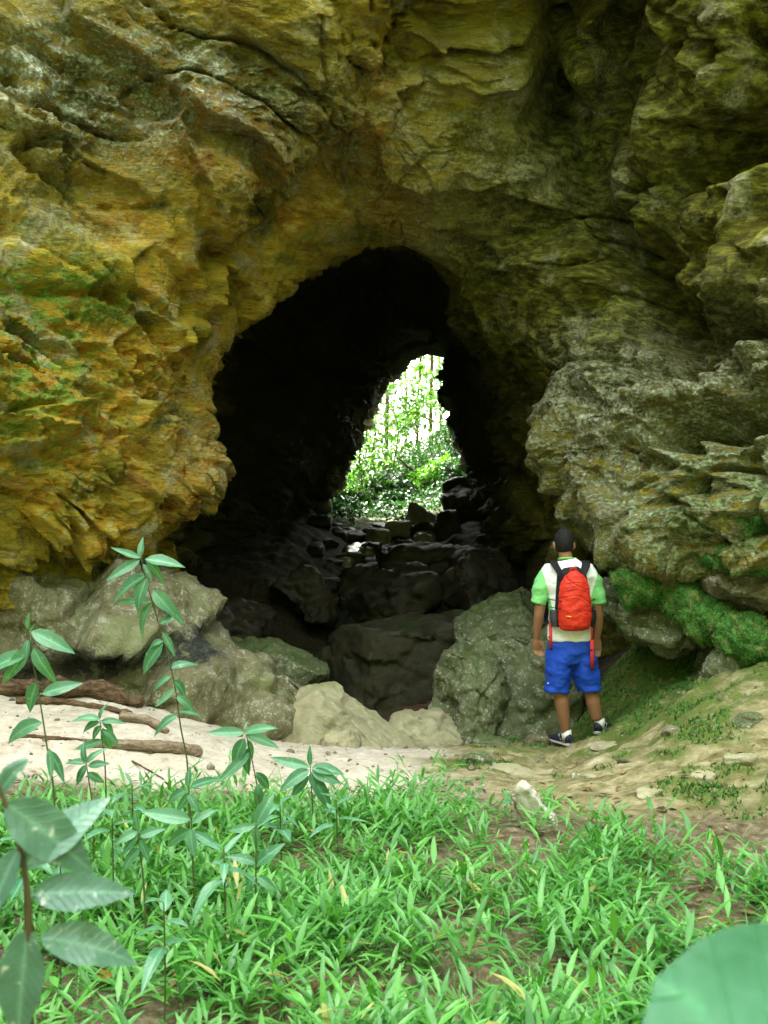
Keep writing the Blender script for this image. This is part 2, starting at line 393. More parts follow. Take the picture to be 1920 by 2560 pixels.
# ------------------------------------------------------------------ the ground
YP = [-400, -40, 0, 3, 5.0, 6.2, 7.5, 8.5, 9.4, 10.5, 13, 16, 19, 22, 30, 45, 100, 400]
ZP = [0, 0.1, 0.12, 0.0, -0.06, -0.14, -0.30, -0.48, -0.66, -0.50, 0.25, 0.75, 1.22, 1.55, 1.8, 2.0, 3.0, 5.0]
def ground_raw(x, y):
    z = np.interp(y, YP, ZP)
    yy = sst(4.5, 7.0, y) * (1 - sst(9.0, 11.0, y))
    # bank up to the right wall, sandy shelf to the left
    z = z + yy * (0.62 * sst(1.30, 2.75, x - 0.10 * (y - 8)) + 0.10 * sst(2.4, 3.6, x))
    z = z + 0.50 * sst(8.2, 8.9, y) * (1 - sst(10.0, 11.0, y)) * sst(1.5, 2.2, x)
    z = z + sst(4.6, 6.4, y) * (1 - sst(8.6, 9.6, y)) * (0.42 * sst(-0.5, -2.5, x) * sst(5.2, 7.6, y) + 0.05 * sst(0.2, -0.6, x))
    z = z - sst(8.0, 9.3, y) * (1 - sst(11, 14, y)) * 0.25 * np.exp(-((x + 0.05) / 0.7) ** 2)
    # the passage floor rises to both walls, beyond it a forest slope climbs to the right
    z = z + sst(10.5, 13, y) * (1 - sst(19, 23, y)) * 0.35 * sst(0.35, 1.6, np.abs(x + 0.35 - 0.02 * y))
    z = z + sst(19, 24, y) * (0.35 * sst(-0.5, 3, x) + 0.05 * np.clip(x + 1, 0, 30)) + sst(18.5, 21, y) * 0.55 * sst(0.3, 2.2, x)
    # unseen slope added round the near side, shaped to cut off low sky light
    z = z + 17.0 * sst(3.0, 15.5, np.hypot(x * 0.9, np.minimum(y, 0.0))) * (1 - sst(7.0, 12.0, y))
    return z
def ground_z(x, y):
    x = np.atleast_1d(np.asarray(x, float)); y = np.atleast_1d(np.asarray(y, float))
    x, y = np.broadcast_arrays(x, y)
    p = np.stack([x, y, np.zeros_like(x)], 1)
    z = ground_raw(x, y)
    calm = 1 - np.exp(-(((x - 1.55) / 0.32) ** 2 + ((y - 8.05) / 0.30) ** 2) ** 2)
    rocky = calm * sst(0.4, 1.3, x) * sst(5.6, 6.8, y) * (1 - sst(9.5, 10.5, y))
    z = z + 0.05 * fbm(p * 0.8 + 3, 3) + calm * 0.022 * fbm(p * 4.0, 4, 0.6)
    sdir = p[:, 0] * 0.35 - p[:, 1] * 0.9
    z = z + rocky * (0.045 * fbm(np.stack([(p[:, 0] * 0.9 + p[:, 1] * 0.35) * 1.6, sdir * 2.6, 0 * x], 1), 4) + 0.03 * np.abs(fbm(p * 6, 3)) + 0.05 * (voronoi(p * [2.2, 3.2, 0] + 4)[2][:, 0] - 0.5))
    z = z + sst(9.5, 11, y) * (1 - sst(19, 21, y)) * 0.10 * np.abs(fbm(p * 2.2, 3)) + sst(20, 24, y) * 0.12 * fbm(p * 0.6, 3)
    return z
def gz(x, y): return float(ground_z([x], [y])[0])
gx = np.concatenate([-3.6 - np.geomspace(0.05, 396, 46)[::-1], np.arange(-3.6, 3.61, 0.026), 3.6 + np.geomspace(0.05, 396, 46)])
gy = np.concatenate([2.2 - np.geomspace(0.06, 400, 40)[::-1], np.arange(2.2, 9.6, 0.026), np.arange(9.6, 27, 0.12), 27 + np.geomspace(0.15, 480, 46)])
GX, GY = np.meshgrid(gx, gy)
gp = np.stack([GX.ravel(), GY.ravel(), ground_z(GX.ravel(), GY.ravel())], 1)
gf = grid_faces(len(gy), len(gx))
X, Y = gp[:, 0], gp[:, 1]
nz = fbm(gp * [0.9, 0.9, 0] + 21, 4); nz2 = fbm(gp * [3, 3, 0] + 5, 3)
sand = sst(5.25, 5.8, Y + 0.35 * nz + 0.12 * X) * (1 - sst(8.6, 9.2, Y)) * (1 - sst(0.1, 0.9, X + 0.3 * nz))
tan = sst(4.9, 5.7, Y + 0.3 * nz) * (1 - sst(8.8, 9.6, Y)) * sst(0.0, 0.8, X + 0.3 * nz)
gmoss = tan * sst(0.0, 0.40, nz * 0.8 + 0.5 * nz2 + 0.85 * sst(1.3, 1.9, X) * sst(6.0, 7.0, Y) + 0.26 * sst(6.5, 7.4, Y) - 0.16)
wild = sst(-1.5, -4.0, Y) * 1.0 + (Y > -1.5) * sst(5, 9, np.abs(X)) * (Y < 12) + sst(18.2, 19.0, Y)
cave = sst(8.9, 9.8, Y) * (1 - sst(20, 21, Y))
g = NT('ground_soil')
gpos = g.geo()
a1 = g.noise(gpos, 3.0, 8, 0.65, 0.3); a2 = g.noise(gpos, 18.0, 8, 0.7); a3 = g.noise(gpos, 90.0, 4, 0.6)
a4 = g.noise(g.mapping(gpos, (1, 1.4, 1), (0, 0, 0.35)), 6.0, 8, 0.72, 0.3)
soil = g.ramp(a2, [(0.3, (0.050, 0.040, 0.020)), (0.5, (0.13, 0.105, 0.060)), (0.7, (0.32, 0.27, 0.19))])
sandc = g.ramp(g.math('ADD', g.math('MULTIPLY', a1, 0.5), g.math('MULTIPLY', a2, 0.5)), [(0.33, (0.24, 0.195, 0.135)), (0.45, (0.47, 0.41, 0.32)), (0.62, (0.66, 0.60, 0.51))])
tanc = g.ramp(a4, [(0.3, (0.075, 0.065, 0.022)), (0.46, (0.19, 0.17, 0.075)), (0.58, (0.34, 0.30, 0.17)), (0.74, (0.58, 0.53, 0.38))])
gc = g.mix(g.attr('sand'), soil, sandc)
gc = g.mix(g.attr('tan'), gc, tanc)
mossc = g.ramp(a2, [(0.3, (0.045, 0.065, 0.012)), (0.5, (0.080, 0.125, 0.020)), (0.7, (0.14, 0.20, 0.045))])
gc = g.mix(g.math('MULTIPLY', g.attr('moss'), g.step(a2, 0.30, 0.56)), gc, mossc)
gc = g.mix(g.attr('cave'), gc, g.ramp(a2, [(0.3, (0.008, 0.007, 0.004)), (0.7, (0.038, 0.032, 0.016))]))  # near-black floor: the passage's shade put into its colour
hh = g.math('ADD', g.math('MULTIPLY', a2, 0.7), g.math('MULTIPLY', a3, 0.3))
gc = g.mix(g.attr('wild'), gc, g.ramp(a1, [(0.35, (0.020, 0.035, 0.010)), (0.65, (0.075, 0.10, 0.025))]))
ground_mat = g.done(gc, 0.92, g.bump(hh, 0.03, 0.8), 0.15)
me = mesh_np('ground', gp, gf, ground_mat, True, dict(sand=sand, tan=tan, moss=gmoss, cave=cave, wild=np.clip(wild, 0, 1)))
tag(add('ground', me), 'sandy and mossy ground sloping down into the cave', None, None, 'structure')
# ------------------------------------------------------------------ boulders and stones
def rock_mat(name, ramp, moss=0.5, lichen=0.4, damp_shade=0.0, mossc=((0.035, 0.060, 0.012), (0.10, 0.15, 0.032))):
    r = NT(name); p = r.geo()
    n1 = r.noise(p, 2.2, 6, 0.65, 0.5); n2 = r.noise(p, 9, 6, 0.68, 0.3); n3 = r.noise(p, 48, 4, 0.65)
    col = r.ramp(r.math('ADD', r.math('MULTIPLY', n1, 0.55), r.math('MULTIPLY', n2, 0.45)), [(0.33, ramp[0]), (0.5, ramp[1]), (0.66, ramp[2])])
    lf = r.step(r.math('ADD', r.math('MULTIPLY', n2, 0.5), r.math('MULTIPLY', n3, 0.5)), 0.62 - 0.16 * lichen, 0.70 - 0.14 * lichen)
    col = r.mix(r.math('MULTIPLY', lf, 0.9 if lichen > 0 else 0.0), col, r.ramp(n3, [(0.4, (0.25, 0.27, 0.19)), (0.7, (0.50, 0.52, 0.44))]))
    sep = r.n.new('ShaderNodeSeparateXYZ'); r.link(r.geo('Normal'), sep.inputs[0])
    mf = r.math('ADD', r.math('MULTIPLY', sep.outputs[2], 0.28), r.math('ADD', r.math('MULTIPLY', n1, 0.7), r.math('MULTIPLY', n2, 0.5)))
    mf = r.step(mf, 1.02 - 0.5 * moss, 1.22 - 0.5 * moss)
    col = r.mix(r.math('MULTIPLY', mf, 0.85 if moss > 0 else 0.0), col, r.ramp(n3, [(0.35, mossc[0]), (0.68, mossc[1])]))
    h = r.math('ADD', r.math('MULTIPLY', n2, 0.6), r.math('MULTIPLY', n3, 0.4))
    return r.done(col, 0.75 - 0.45 * damp_shade, r.bump(h, 0.035, 0.8), 0.3 + 0.3 * damp_shade)
RM = dict(
    grey=rock_mat('lichen_grey_rock', [(0.055, 0.050, 0.032), (0.17, 0.15, 0.095), (0.31, 0.275, 0.19)], 0.35, 0.55),
    mossy=rock_mat('mossy_rock', [(0.050, 0.056, 0.026), (0.13, 0.145, 0.075), (0.25, 0.27, 0.18)], 0.62, 0.65),
    pale=rock_mat('pale_sandy_rock', [(0.20, 0.19, 0.105), (0.36, 0.33, 0.21), (0.52, 0.47, 0.34)], 0.42, 0.25, mossc=((0.16, 0.19, 0.05), (0.30, 0.33, 0.12))),
    dark=rock_mat('shaded_damp_rock', [(0.012, 0.012, 0.005), (0.028, 0.025, 0.010), (0.055, 0.048, 0.02)], 0.40, 0.0, 0.2, mossc=((0.014, 0.026, 0.006), (0.040, 0.060, 0.014))),  # damp gloss; ramp darkened to paint in the pit's shade
    wet=rock_mat('shaded_wet_rock', [(0.007, 0.006, 0.003), (0.018, 0.015, 0.006), (0.036, 0.029, 0.011)], 0.0, 0.0, 0.35),  # wet gloss; near-black ramp carries the passage's shade in its colour
    stone=rock_mat('exit_stone', [(0.09, 0.09, 0.065), (0.18, 0.175, 0.13), (0.28, 0.27, 0.21)], 0.2, 0.2),
    quartz=rock_mat('white_quartz_rock', [(0.28, 0.27, 0.17), (0.50, 0.48, 0.40), (0.68, 0.67, 0.60)], 0.25, 0.3),
)
sr = NT('stained_grey_rock')
_p = sr.geo(); _a = sr.noise(_p, 2.4, 6, 0.65, 0.5); _b = sr.noise(_p, 10, 6, 0.7, 0.3); _c = sr.noise(_p, 50, 4, 0.65)
_col = sr.ramp(sr.math('ADD', sr.math('MULTIPLY', _a, 0.5), sr.math('MULTIPLY', _b, 0.5)), [(0.34, (0.060, 0.052, 0.022)), (0.45, (0.16, 0.145, 0.075)), (0.55, (0.25, 0.235, 0.14)), (0.66, (0.46, 0.43, 0.30))])
_col = sr.mix(sr.step(sr.math('ADD', sr.math('MULTIPLY', _b, 0.5), sr.math('MULTIPLY', _c, 0.5)), 0.535, 0.60), _col, (0.40, 0.42, 0.34))
_col = sr.mix(sr.math('MULTIPLY', sr.step(_a, 0.53, 0.62), 0.6), _col, (0.16, 0.19, 0.065))
_sp = sr.n.new('ShaderNodeSeparateXYZ'); sr.link(_p, _sp.inputs[0])
_zz = sr.math('ADD', sr.math('SUBTRACT', _sp.outputs[2], 0.47), sr.math('ADD', sr.math('MULTIPLY', sr.math('ADD', _sp.outputs[0], 1.5), -0.17), sr.math('MULTIPLY', sr.math('SUBTRACT', _a, 0.5), 0.5)))
_zz = sr.math('ADD', _zz, sr.math('MULTIPLY', sr.math('SUBTRACT', _b, 0.5), 0.35))
_band = sr.step(sr.math('ABSOLUTE', _zz), 0.21, 0.06)                    # black water stain
_col = sr.mix(sr.math('MULTIPLY', _band, sr.math('MULTIPLY', sr.step(_b, 0.32, 0.50), sr.step(sr.noise(_p, 1.3, 3, 0.6), 0.33, 0.50))), _col, sr.ramp(_c, [(0.4, (0.012, 0.014, 0.013)), (0.75, (0.060, 0.066, 0.055))]))
RM['stained'] = sr.done(_col, 0.75, sr.bump(sr.math('ADD', sr.math('MULTIPLY', _b, 0.7), sr.math('MULTIPLY', _c, 0.4)), 0.05, 0.9), 0.3)
import bmesh
_ico = {}
def ico(sub):
    if sub not in _ico:
        bm = bmesh.new(); bmesh.ops.create_icosphere(bm, subdivisions=sub, radius=1.0)
        v = np.array([x.co[:] for x in bm.verts]); f = np.array([[x.index for x in p.verts] for p in bm.faces]); bm.free()
        _ico[sub] = (v, f)
    return _ico[sub]
def rock_mesh(name, size, mat, seed, sub=5, box=0.35, cuts=6, rough=1.0, rot=0.0, tilt=(0, 0), planes=(), beds=0.0):
    v, f = ico(sub); r = np.random.default_rng(seed)
    v = v / (np.abs(v) ** (2 + 6 * box)).sum(1)[:, None] ** (1.0 / (2 + 6 * box))
    cl = [(n / np.linalg.norm(n), r.uniform(0.62, 0.92)) for n in r.normal(size=(cuts, 3))]
    cl += [(np.array(n, float) / np.linalg.norm(n), o) for n, o in planes]
    for n, o in cl:
        t = v @ n - o
        v = v - np.where(t > 0, t * 0.96, 0)[:, None] * n
    v = v * (np.array(size) / 2)
    n = vnormals(v, f); sc = float(np.cbrt(np.prod(size)))
    p = v + seed * 3.7
    d = sc * (0.06 * fbm(p * 1.6 / sc, 3) + 0.030 * fbm(p * 5 / sc, 4, 0.6))
    _, e, rr, vv = voronoi(p * 3.0 / sc * [1, 1, 1.7]); d = d + sc * 0.075 * (rr[:, 0] - 0.5) + sc * 0.05 * (vv * (rr[:, 1:4] - 0.5)).sum(1) + sc * 0.02 * np.clip(e, 0, 0.3)
    d = d - sc * 0.035 * np.exp(-(perlin(p * 1.3 / sc + 9) / 0.03) ** 2) + sc * 0.012 * fbm(p * 14 / sc, 3)
    if beds: d = d + beds * (np.sin(p[:, 2] / sc * 16 + 3 * fbm(p * 1.5 / sc, 2)) > 0.2) * sc * 0.02
    v = v + n * (d * rough)[:, None]
    m = Matrix.Rotation(rot, 3, 'Z') @ Matrix.Rotation(tilt[0], 3, 'X') @ Matrix.Rotation(tilt[1], 3, 'Y')
    v = v @ np.array(m).T
    return mesh_np(name, v, f, mat, True)
def boulder(box_px, d, depth, mat, seed, label, name='boulder', group=None, cat='boulder', up=None, **kw):
    u0, u1, v0, v1 = box_px
    c = P((u0 + u1) / 2, (v0 + v1) / 2, d); k = d / F
    size = ((u1 - u0) * k, depth, (v1 - v0) * k)
    o = add(name, rock_mesh(name, size, RM[mat], seed, **kw), loc=c)
    return tag(o, label, cat, group)
boulder((-1000, 640, 1290, 2330), 8.25, 2.3, 'stained', 3, 'huge grey rock with a black stained band under the orange cliff', sub=7, box=0.25, cuts=3, beds=0.6,
        planes=[((0.78, -0.2, 0.60), 0.76), ((0, -1, 0.22), 0.80)], rough=1.5)
boulder((500, 815, 1605, 1760), 9.9, 0.9, 'mossy', 11, 'flat topped olive slab lying behind the round mossy boulder', sub=6, box=0.6, tilt=(0, 0.12))
boulder((548, 835, 1660, 1960), 9.3, 0.9, 'mossy', 12, 'round dark green boulder wedged beside the huge grey rock', sub=6, box=0.3, cuts=4, planes=[((0.6, 0, 0.8), 0.70)])
boulder((705, 1120, 1715, 2100), 8.3, 0.95, 'pale', 13, 'pale sandy boulder sloping down to the right at the edge of the pit', sub=6, box=0.3, cuts=3,
        planes=[((0.66, -0.1, 0.72), 0.40), ((0, -1, 0.5), 0.75)], rough=0.7)
boulder((790, 900, 1815, 1960), 7.85, 0.4, 'pale', 14, 'small rounded pale stone leaning on the pale sandy boulder', sub=5, box=0.2, cuts=3)
boulder((790, 1200, 1540, 1850), 10.9, 1.3, 'dark', 15, 'large dark flat faced block inside the pit', sub=6, box=0.75, cuts=2, planes=[((0, -1, 0.12), 0.82), ((0.05, -0.1, 1), 0.86)], rough=0.55, tilt=(0, -0.08))
boulder((1165, 1440, 1575, 1900), 9.3, 1.1, 'mossy', 16, 'big square mossy boulder standing behind the hiker', sub=6, box=0.5, cuts=3, planes=[((-0.4, -0.8, 0.3), 0.8)])
boulder((1080, 1245, 1625, 1880), 9.1, 0.8, 'mossy', 17, 'rounded boulder with white lichen on its face beside the square mossy boulder', sub=6, box=0.3, cuts=3, tilt=(0, 0.25))
boulder((1135, 1400, 1480, 1680), 10.3, 1.2, 'mossy', 18, 'smooth topped boulder lying behind the square mossy boulder', sub=6, box=0.45, cuts=4, tilt=(0, -0.25), planes=[((-0.15, -0.3, 1), 0.68)])
boulder((970, 1150, 1785, 1900), 8.8, 0.6, 'pale', 19, 'low flat grey stone below the charred log', sub=5, box=0.4, cuts=4)
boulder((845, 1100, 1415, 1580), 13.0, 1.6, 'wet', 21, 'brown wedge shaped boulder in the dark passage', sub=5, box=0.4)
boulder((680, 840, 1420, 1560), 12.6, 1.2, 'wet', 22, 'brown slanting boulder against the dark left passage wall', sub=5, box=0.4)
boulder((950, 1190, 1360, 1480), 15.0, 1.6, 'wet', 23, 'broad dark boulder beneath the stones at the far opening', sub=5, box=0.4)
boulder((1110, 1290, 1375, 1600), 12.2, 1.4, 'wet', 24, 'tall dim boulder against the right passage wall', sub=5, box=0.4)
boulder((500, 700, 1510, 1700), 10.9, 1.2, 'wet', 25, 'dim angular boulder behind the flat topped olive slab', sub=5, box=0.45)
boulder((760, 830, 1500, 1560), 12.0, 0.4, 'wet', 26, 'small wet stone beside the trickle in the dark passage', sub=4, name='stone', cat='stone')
# stones round the far opening
G_EX = 'stones at the far opening'
for bx, d, dep, mt, sd, lb, kw in [
    ((964, 1036, 1300, 1352), 18.0, 0.7, 'stone', 31, 'flat pale slab with a level top at the far opening', dict(box=0.7, cuts=2)),
    ((912, 976, 1322, 1374), 17.4, 0.5, 'stone', 32, 'rounded pale block in front of the level slab at the far opening', dict(box=0.5, cuts=4)),
    ((1016, 1108, 1268, 1335), 18.2, 0.7, 'stone', 33, 'long pale slab tilted down to the right at the far opening', dict(box=0.6, cuts=3, tilt=(0, 0.42))),
    ((1100, 1200, 1190, 1330), 18.3, 0.9, 'dark', 34, 'tall dark boulder on the right of the far opening', dict(box=0.4)),
    ((1070, 1160, 1275, 1370), 17.2, 0.8, 'dark', 35, 'dark rounded boulder below the tilted pale slab', dict(box=0.35)),
    ((786, 828, 1234, 1290), 19.0, 0.5, 'stone', 36, 'whitish stone on the left lip of the far opening', dict(box=0.4)),
    ((815, 905, 1325, 1385), 17.6, 0.8, 'dark', 37, 'dark slab slanting into the passage on the left of the far opening', dict(box=0.6, tilt=(0, 0.35))),
    ((880, 940, 1368, 1410), 16.6, 0.5, 'mossy', 38, 'small mossy stone beside the trickle near the far opening', dict(box=0.3)),
    ((830, 885, 1395, 1440), 15.6, 0.5, 'stone', 39, 'grey stone in the middle of the trickle bed', dict(box=0.4)),
    ((900, 950, 1395, 1430), 15.8, 0.4, 'dark', 40, 'low dark stone beside the grey stone in the trickle bed', dict(box=0.4)),
    ((1030, 1090, 1330, 1375), 16.8, 0.5, 'stone', 41, 'small angular stone below the dark rounded boulder', dict(box=0.5)),
]:
    boulder(bx, d, dep, mt, sd, lb, name='stone', cat='stone', group=G_EX, sub=4, **kw)
# ledges and moss on the right
boulder((1510, 1810, 1440, 1610), 8.35, 1.2, 'mossy', 51, 'mossy rock ledge jutting out behind the hiker', name='rock_ledge', cat='ledge', sub=6, box=0.4, tilt=(0, 0.42), cuts=4)
boulder((1730, 2010, 1545, 1760), 7.75, 1.0, 'mossy', 52, 'mossy rock ledge running down below the right hand wall', name='rock_ledge', cat='ledge', sub=6, box=0.4, tilt=(0, 0.5), cuts=4)
boulder((1745, 2050, 1385, 1530), 7.6, 1.0, 'grey', 53, 'grey rock shelf carrying a rounded moss cushion', name='rock_ledge', cat='ledge', sub=6, box=0.4, tilt=(0, 0.4), cuts=4)
# rubble strewn over the passage floor
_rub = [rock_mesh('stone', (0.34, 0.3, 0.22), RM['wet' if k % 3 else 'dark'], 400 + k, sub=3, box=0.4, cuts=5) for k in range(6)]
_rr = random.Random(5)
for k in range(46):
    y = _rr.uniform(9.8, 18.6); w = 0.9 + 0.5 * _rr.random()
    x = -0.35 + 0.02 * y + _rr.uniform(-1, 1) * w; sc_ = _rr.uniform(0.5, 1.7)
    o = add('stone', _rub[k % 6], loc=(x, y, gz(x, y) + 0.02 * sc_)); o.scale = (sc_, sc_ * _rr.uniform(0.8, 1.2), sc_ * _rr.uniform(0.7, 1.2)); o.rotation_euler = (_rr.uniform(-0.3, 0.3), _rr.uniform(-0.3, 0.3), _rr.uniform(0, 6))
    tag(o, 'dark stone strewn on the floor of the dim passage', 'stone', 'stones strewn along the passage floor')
# small stones on the ground
def on_ground(u, v):             # the ground point seen at a pixel
    lo, hi = 2.0, 12.0
    d = np.linspace(2.2, 11.5, 1200); x = (u - 960) / F * d; z = CAMZ - (v - 1280) / F * d; g_ = ground_z(x, d)
    k = np.nonzero(z <= g_)[0]
    return (float(x[k[0]]), float(d[k[0]]), float(g_[k[0]])) if len(k) else P(u, v, 8.0)
STN = [(1405, 1862, 110, 12, 'pale', 'pale flat stone under the left shoe of the hiker'), (1520, 1866, 90, 12, 'pale', 'pale flat stone under the right shoe of the hiker'),
       (1195, 1906, 80, 30, 'mossy', 'oval greenish flat stone on the path'), (1290, 1930, 130, 24, 'pale', 'long thin pale stone on the path'),
       (1345, 1855, 60, 26, 'grey', 'grey stone beside the flat stone of the left shoe'), (1330, 1815, 110, 30, 'grey', 'lichen spotted stone behind the left shoe'),
       (1230, 1860, 90, 30, 'mossy', 'mossy stone between the pale sandy boulder and the path'), (1440, 1945, 24, 16, 'quartz', 'small white pebble on the path'),
       (1475, 1945, 40, 14, 'pale', 'pinkish flat pebble beside the white pebble'), (1625, 1985, 70, 18, 'pale', 'flat tan stone in the bare patch right of the white pebble'),
       (1760, 1940, 60, 22, 'pale', 'small tan stone at the foot of the mossy bank'), (1850, 1900, 80, 24, 'pale', 'tan stone half buried in the bank'),
       (1680, 1830, 50, 22, 'grey', 'small grey stone on the mossy bank'), (1085, 1925, 60, 22, 'pale', 'small pale stone at the foot of the sloping boulder'),
       (1560, 1905, 36, 14, 'grey', 'little grey pebble in front of the right shoe'), (1100, 1830, 70, 30, 'grey', 'grey stone at the rim of the pit'),
       (1870, 1800, 70, 30, 'mossy', 'green stone high on the bank'), (1650, 2300, 60, 24, 'grey', 'grey stone in the bare gap of the grass')]
for k, (u, v, w, h, mt, lb) in enumerate(STN):
    x, y, z = on_ground(u, v); s = y / F
    o = add('stone', rock_mesh('stone', (w * s, w * s * 0.7, h * s * 1.5), RM[mt], 60 + k, sub=4, box=0.3, cuts=4, rot=random.uniform(-0.6, 0.6)), loc=(x, y, z - h * s * 0.1))
    tag(o, lb, 'stone', 'stones on the path')
x, y, z = on_ground(1355, 2060); s = y / F
o = add('stone', rock_mesh('stone', (110 * s, 0.14, 260 * s), RM['quartz'], 88, sub=5, box=0.3, cuts=5, tilt=(0, -0.35), planes=[((0.8, 0, 0.6), 0.35)]), loc=(x, y, z + 0.01))
tag(o, 'upright pointed white stone at the edge of the grass', 'stone')

# pebbles scattered on the sand and the path
_pv, _pf = ico(1); _rp = np.random.default_rng(17); _n = 420
_px = _rp.uniform(-2.9, 3.0, _n); _py = _rp.uniform(5.3, 8.3, _n); _s = 0.006 + 0.022 * _rp.random(_n) ** 3
_pp = np.stack([_px, _py, ground_z(_px, _py)], 1)[:, None, :] + _pv[None] * (_s[:, None] * _rp.uniform(0.6, 1.4, (_n, 3)))[:, None, :] * (1 + 0.15 * _rp.normal(size=(_n, len(_pv), 1)))
tag(add('pebbles', mesh_np('pebbles', _pp.reshape(-1, 3), (_pf[None] + (np.arange(_n) * len(_pv))[:, None, None]).reshape(-1, 3), RM['grey'], False)), 'small grey pebbles scattered over sand and path', 'pebbles', None, 'stuff')
# moss cushions: lumpy bodies with a pelt of short blades
def moss_mat(name, a, b, cc):
    m = NT(name); p = m.geo(); n = m.noise(p, 14, 5, 0.6); n2 = m.noise(p, 60, 3, 0.6)
    col = m.mix(m.step(n, 0.52, 0.68), m.ramp(n2, [(0.35, a), (0.65, b)]), cc)
    return m.done(col, 0.9, m.bump(n2, 0.02, 0.8), 0.1)
MOSS = moss_mat('moss_green', (0.050, 0.14, 0.028), (0.12, 0.29, 0.07), (0.30, 0.28, 0.12))
def pelt(v, n, count, ln, seed, wid=0.35):
    r = np.random.default_rng(seed); i = r.integers(0, len(v), count)
    b = v[i] + r.normal(size=(count, 3)) * 0.006
    d = n[i] + r.normal(size=(count, 3)) * 0.55; d[:, 2] += 0.15; d /= np.linalg.norm(d, axis=1)[:, None]
    sd = np.cross(d, r.normal(size=(count, 3))); sd /= np.linalg.norm(sd, axis=1)[:, None]
    L = ln * r.uniform(0.5, 1.3, count)[:, None]
    vv = np.stack([b - sd * L * wid * 0.5 - d * L * 0.2, b + sd * L * wid * 0.5 - d * L * 0.2, b + d * L], 1).reshape(-1, 3)
    return vv, np.arange(count * 3).reshape(-1, 3)
def cushion(box_px, d, depth, seed, label, tilt=0.0, blades=5000, dens=0.022):
    u0, u1, v0, v1 = box_px; k = d / F
    size = np.array(((u1 - u0) * k, depth, (v1 - v0) * k)) / 2
    v, f = ico(5); p = v * size
    n = vnormals(p, f)
    p = p + n * (0.055 * fbm(p * 5 + seed, 3) + 0.03 * np.abs(fbm(p * 13 + seed, 3)))[:, None]
    n = vnormals(p, f)
    tv, tf = pelt(p[p[:, 1] < depth * 0.2], n[p[:, 1] < depth * 0.2], blades, dens, seed)
    V = np.vstack([p, tv]); M = np.array(Matrix.Rotation(tilt, 3, 'Y')); V = V @ M.T
    o = add('moss_cushion', mesh_np('moss_cushion', V, [f, tf + len(p)], MOSS), loc=P((u0 + u1) / 2, (v0 + v1) / 2, d))
    tag(o, label, 'moss', 'moss cushions on the right hand ledges')
cushion((1535, 1690, 1390, 1515), 7.95, 0.55, 1, 'tall rounded moss cushion on the ledge behind the hiker', 0.1)
cushion((1650, 1775, 1440, 1545), 7.75, 0.5, 2, 'straw flecked moss cushion beside the tall rounded one', 0.4)
cushion((1700, 1860, 1500, 1605), 7.55, 0.45, 3, 'sloping moss cushion between the two mossy ledges', 0.5)
cushion((1790, 1945, 1540, 1665), 7.3, 0.5, 4, 'brown flecked moss cushion on the ledge below the right hand wall', 0.45)
cushion((1755, 1850, 1352, 1425), 7.35, 0.35, 5, 'small moss cushion beside the smooth dome of moss', 0.2)
cushion((1830, 1985, 1330, 1440), 7.2, 0.45, 6, 'smooth green dome of moss on the grey shelf', 0.2, 7000, 0.014)
cushion((1830, 1920, 1260, 1335), 7.15, 0.25, 7, 'ragged moss tuft hanging on the grey wall above the shelf', 0.2, 3500)
cushion((1880, 1980, 1440, 1500), 7.3, 0.3, 8, 'dark moss tuft hanging below the smooth green dome', 0.3, 3000)
# ------------------------------------------------------------------ the hiker, seen from behind
def simple(name, colr, rough=0.8, var=0.15, scale=60, bump=0.004, spec=0.25, sheen=0.0):
    m = NT(name); p = m.obj(); n = m.noise(p, scale, 4, 0.6); n2 = m.noise(p, scale * 0.15, 3, 0.5)
    lo = tuple(x * (1 - var) for x in colr); hi = tuple(min(1, x * (1 + var)) for x in colr)
    mm = m.done(m.mix(m.math('ADD', m.math('MULTIPLY', n, 0.4), m.math('MULTIPLY', n2, 0.6)), lo, hi), rough, m.bump(n, bump, 0.5), spec)
    return mm
def tube(path, rad, seg=16, flat=None, up=(0, 1, 0)):
    """closed tapered tube; rad: radius or (side, front) per point"""
    path = np.array(path, float); n = len(path); V = []
    t = np.gradient(path, axis=0); t /= np.linalg.norm(t, axis=1)[:, None]
    a = np.linspace(0, 2 * math.pi, seg, endpoint=False)
    for i in range(n):
        u = np.array(up, float); sd = np.cross(u, t[i])
        if np.linalg.norm(sd) < 0.05: sd = np.cross((1, 0, 0), t[i])
        sd /= np.linalg.norm(sd); fr = np.cross(t[i], sd)
        rx, ry = rad[i] if isinstance(rad[i], (tuple, list)) else (rad[i], rad[i])
        V.append(path[i] + np.outer(np.cos(a), sd) * rx + np.outer(np.sin(a), fr) * ry)
    V = np.vstack(V + [path[:1], path[-1:]])
    idx = np.arange(n * seg).reshape(n, seg); nx = np.roll(idx, -1, 1)
    q = np.stack([idx[:-1], nx[:-1], nx[1:], idx[1:]], -1).reshape(-1, 4)
    c0, c1 = n * seg, n * seg + 1
    tr = np.vstack([np.stack([np.full(seg, c0), nx[0], idx[0]], 1), np.stack([np.full(seg, c1), idx[-1], nx[-1]], 1)])
    return V, q, tr
def ell(c, r, sub=3):
    v, f = ico(sub); return v * np.array(r) + np.array(c), np.zeros((0, 4), int), f
def join(parts):
    V, Q, T, o = [], [], [], 0
    for v, q, t in parts:
        V.append(v); Q.append(np.asarray(q, int).reshape(-1, 4) + o); T.append(np.asarray(t, int).reshape(-1, 3) + o); o += len(v)
    return np.vstack(V), [np.vstack(Q), np.vstack(T)]
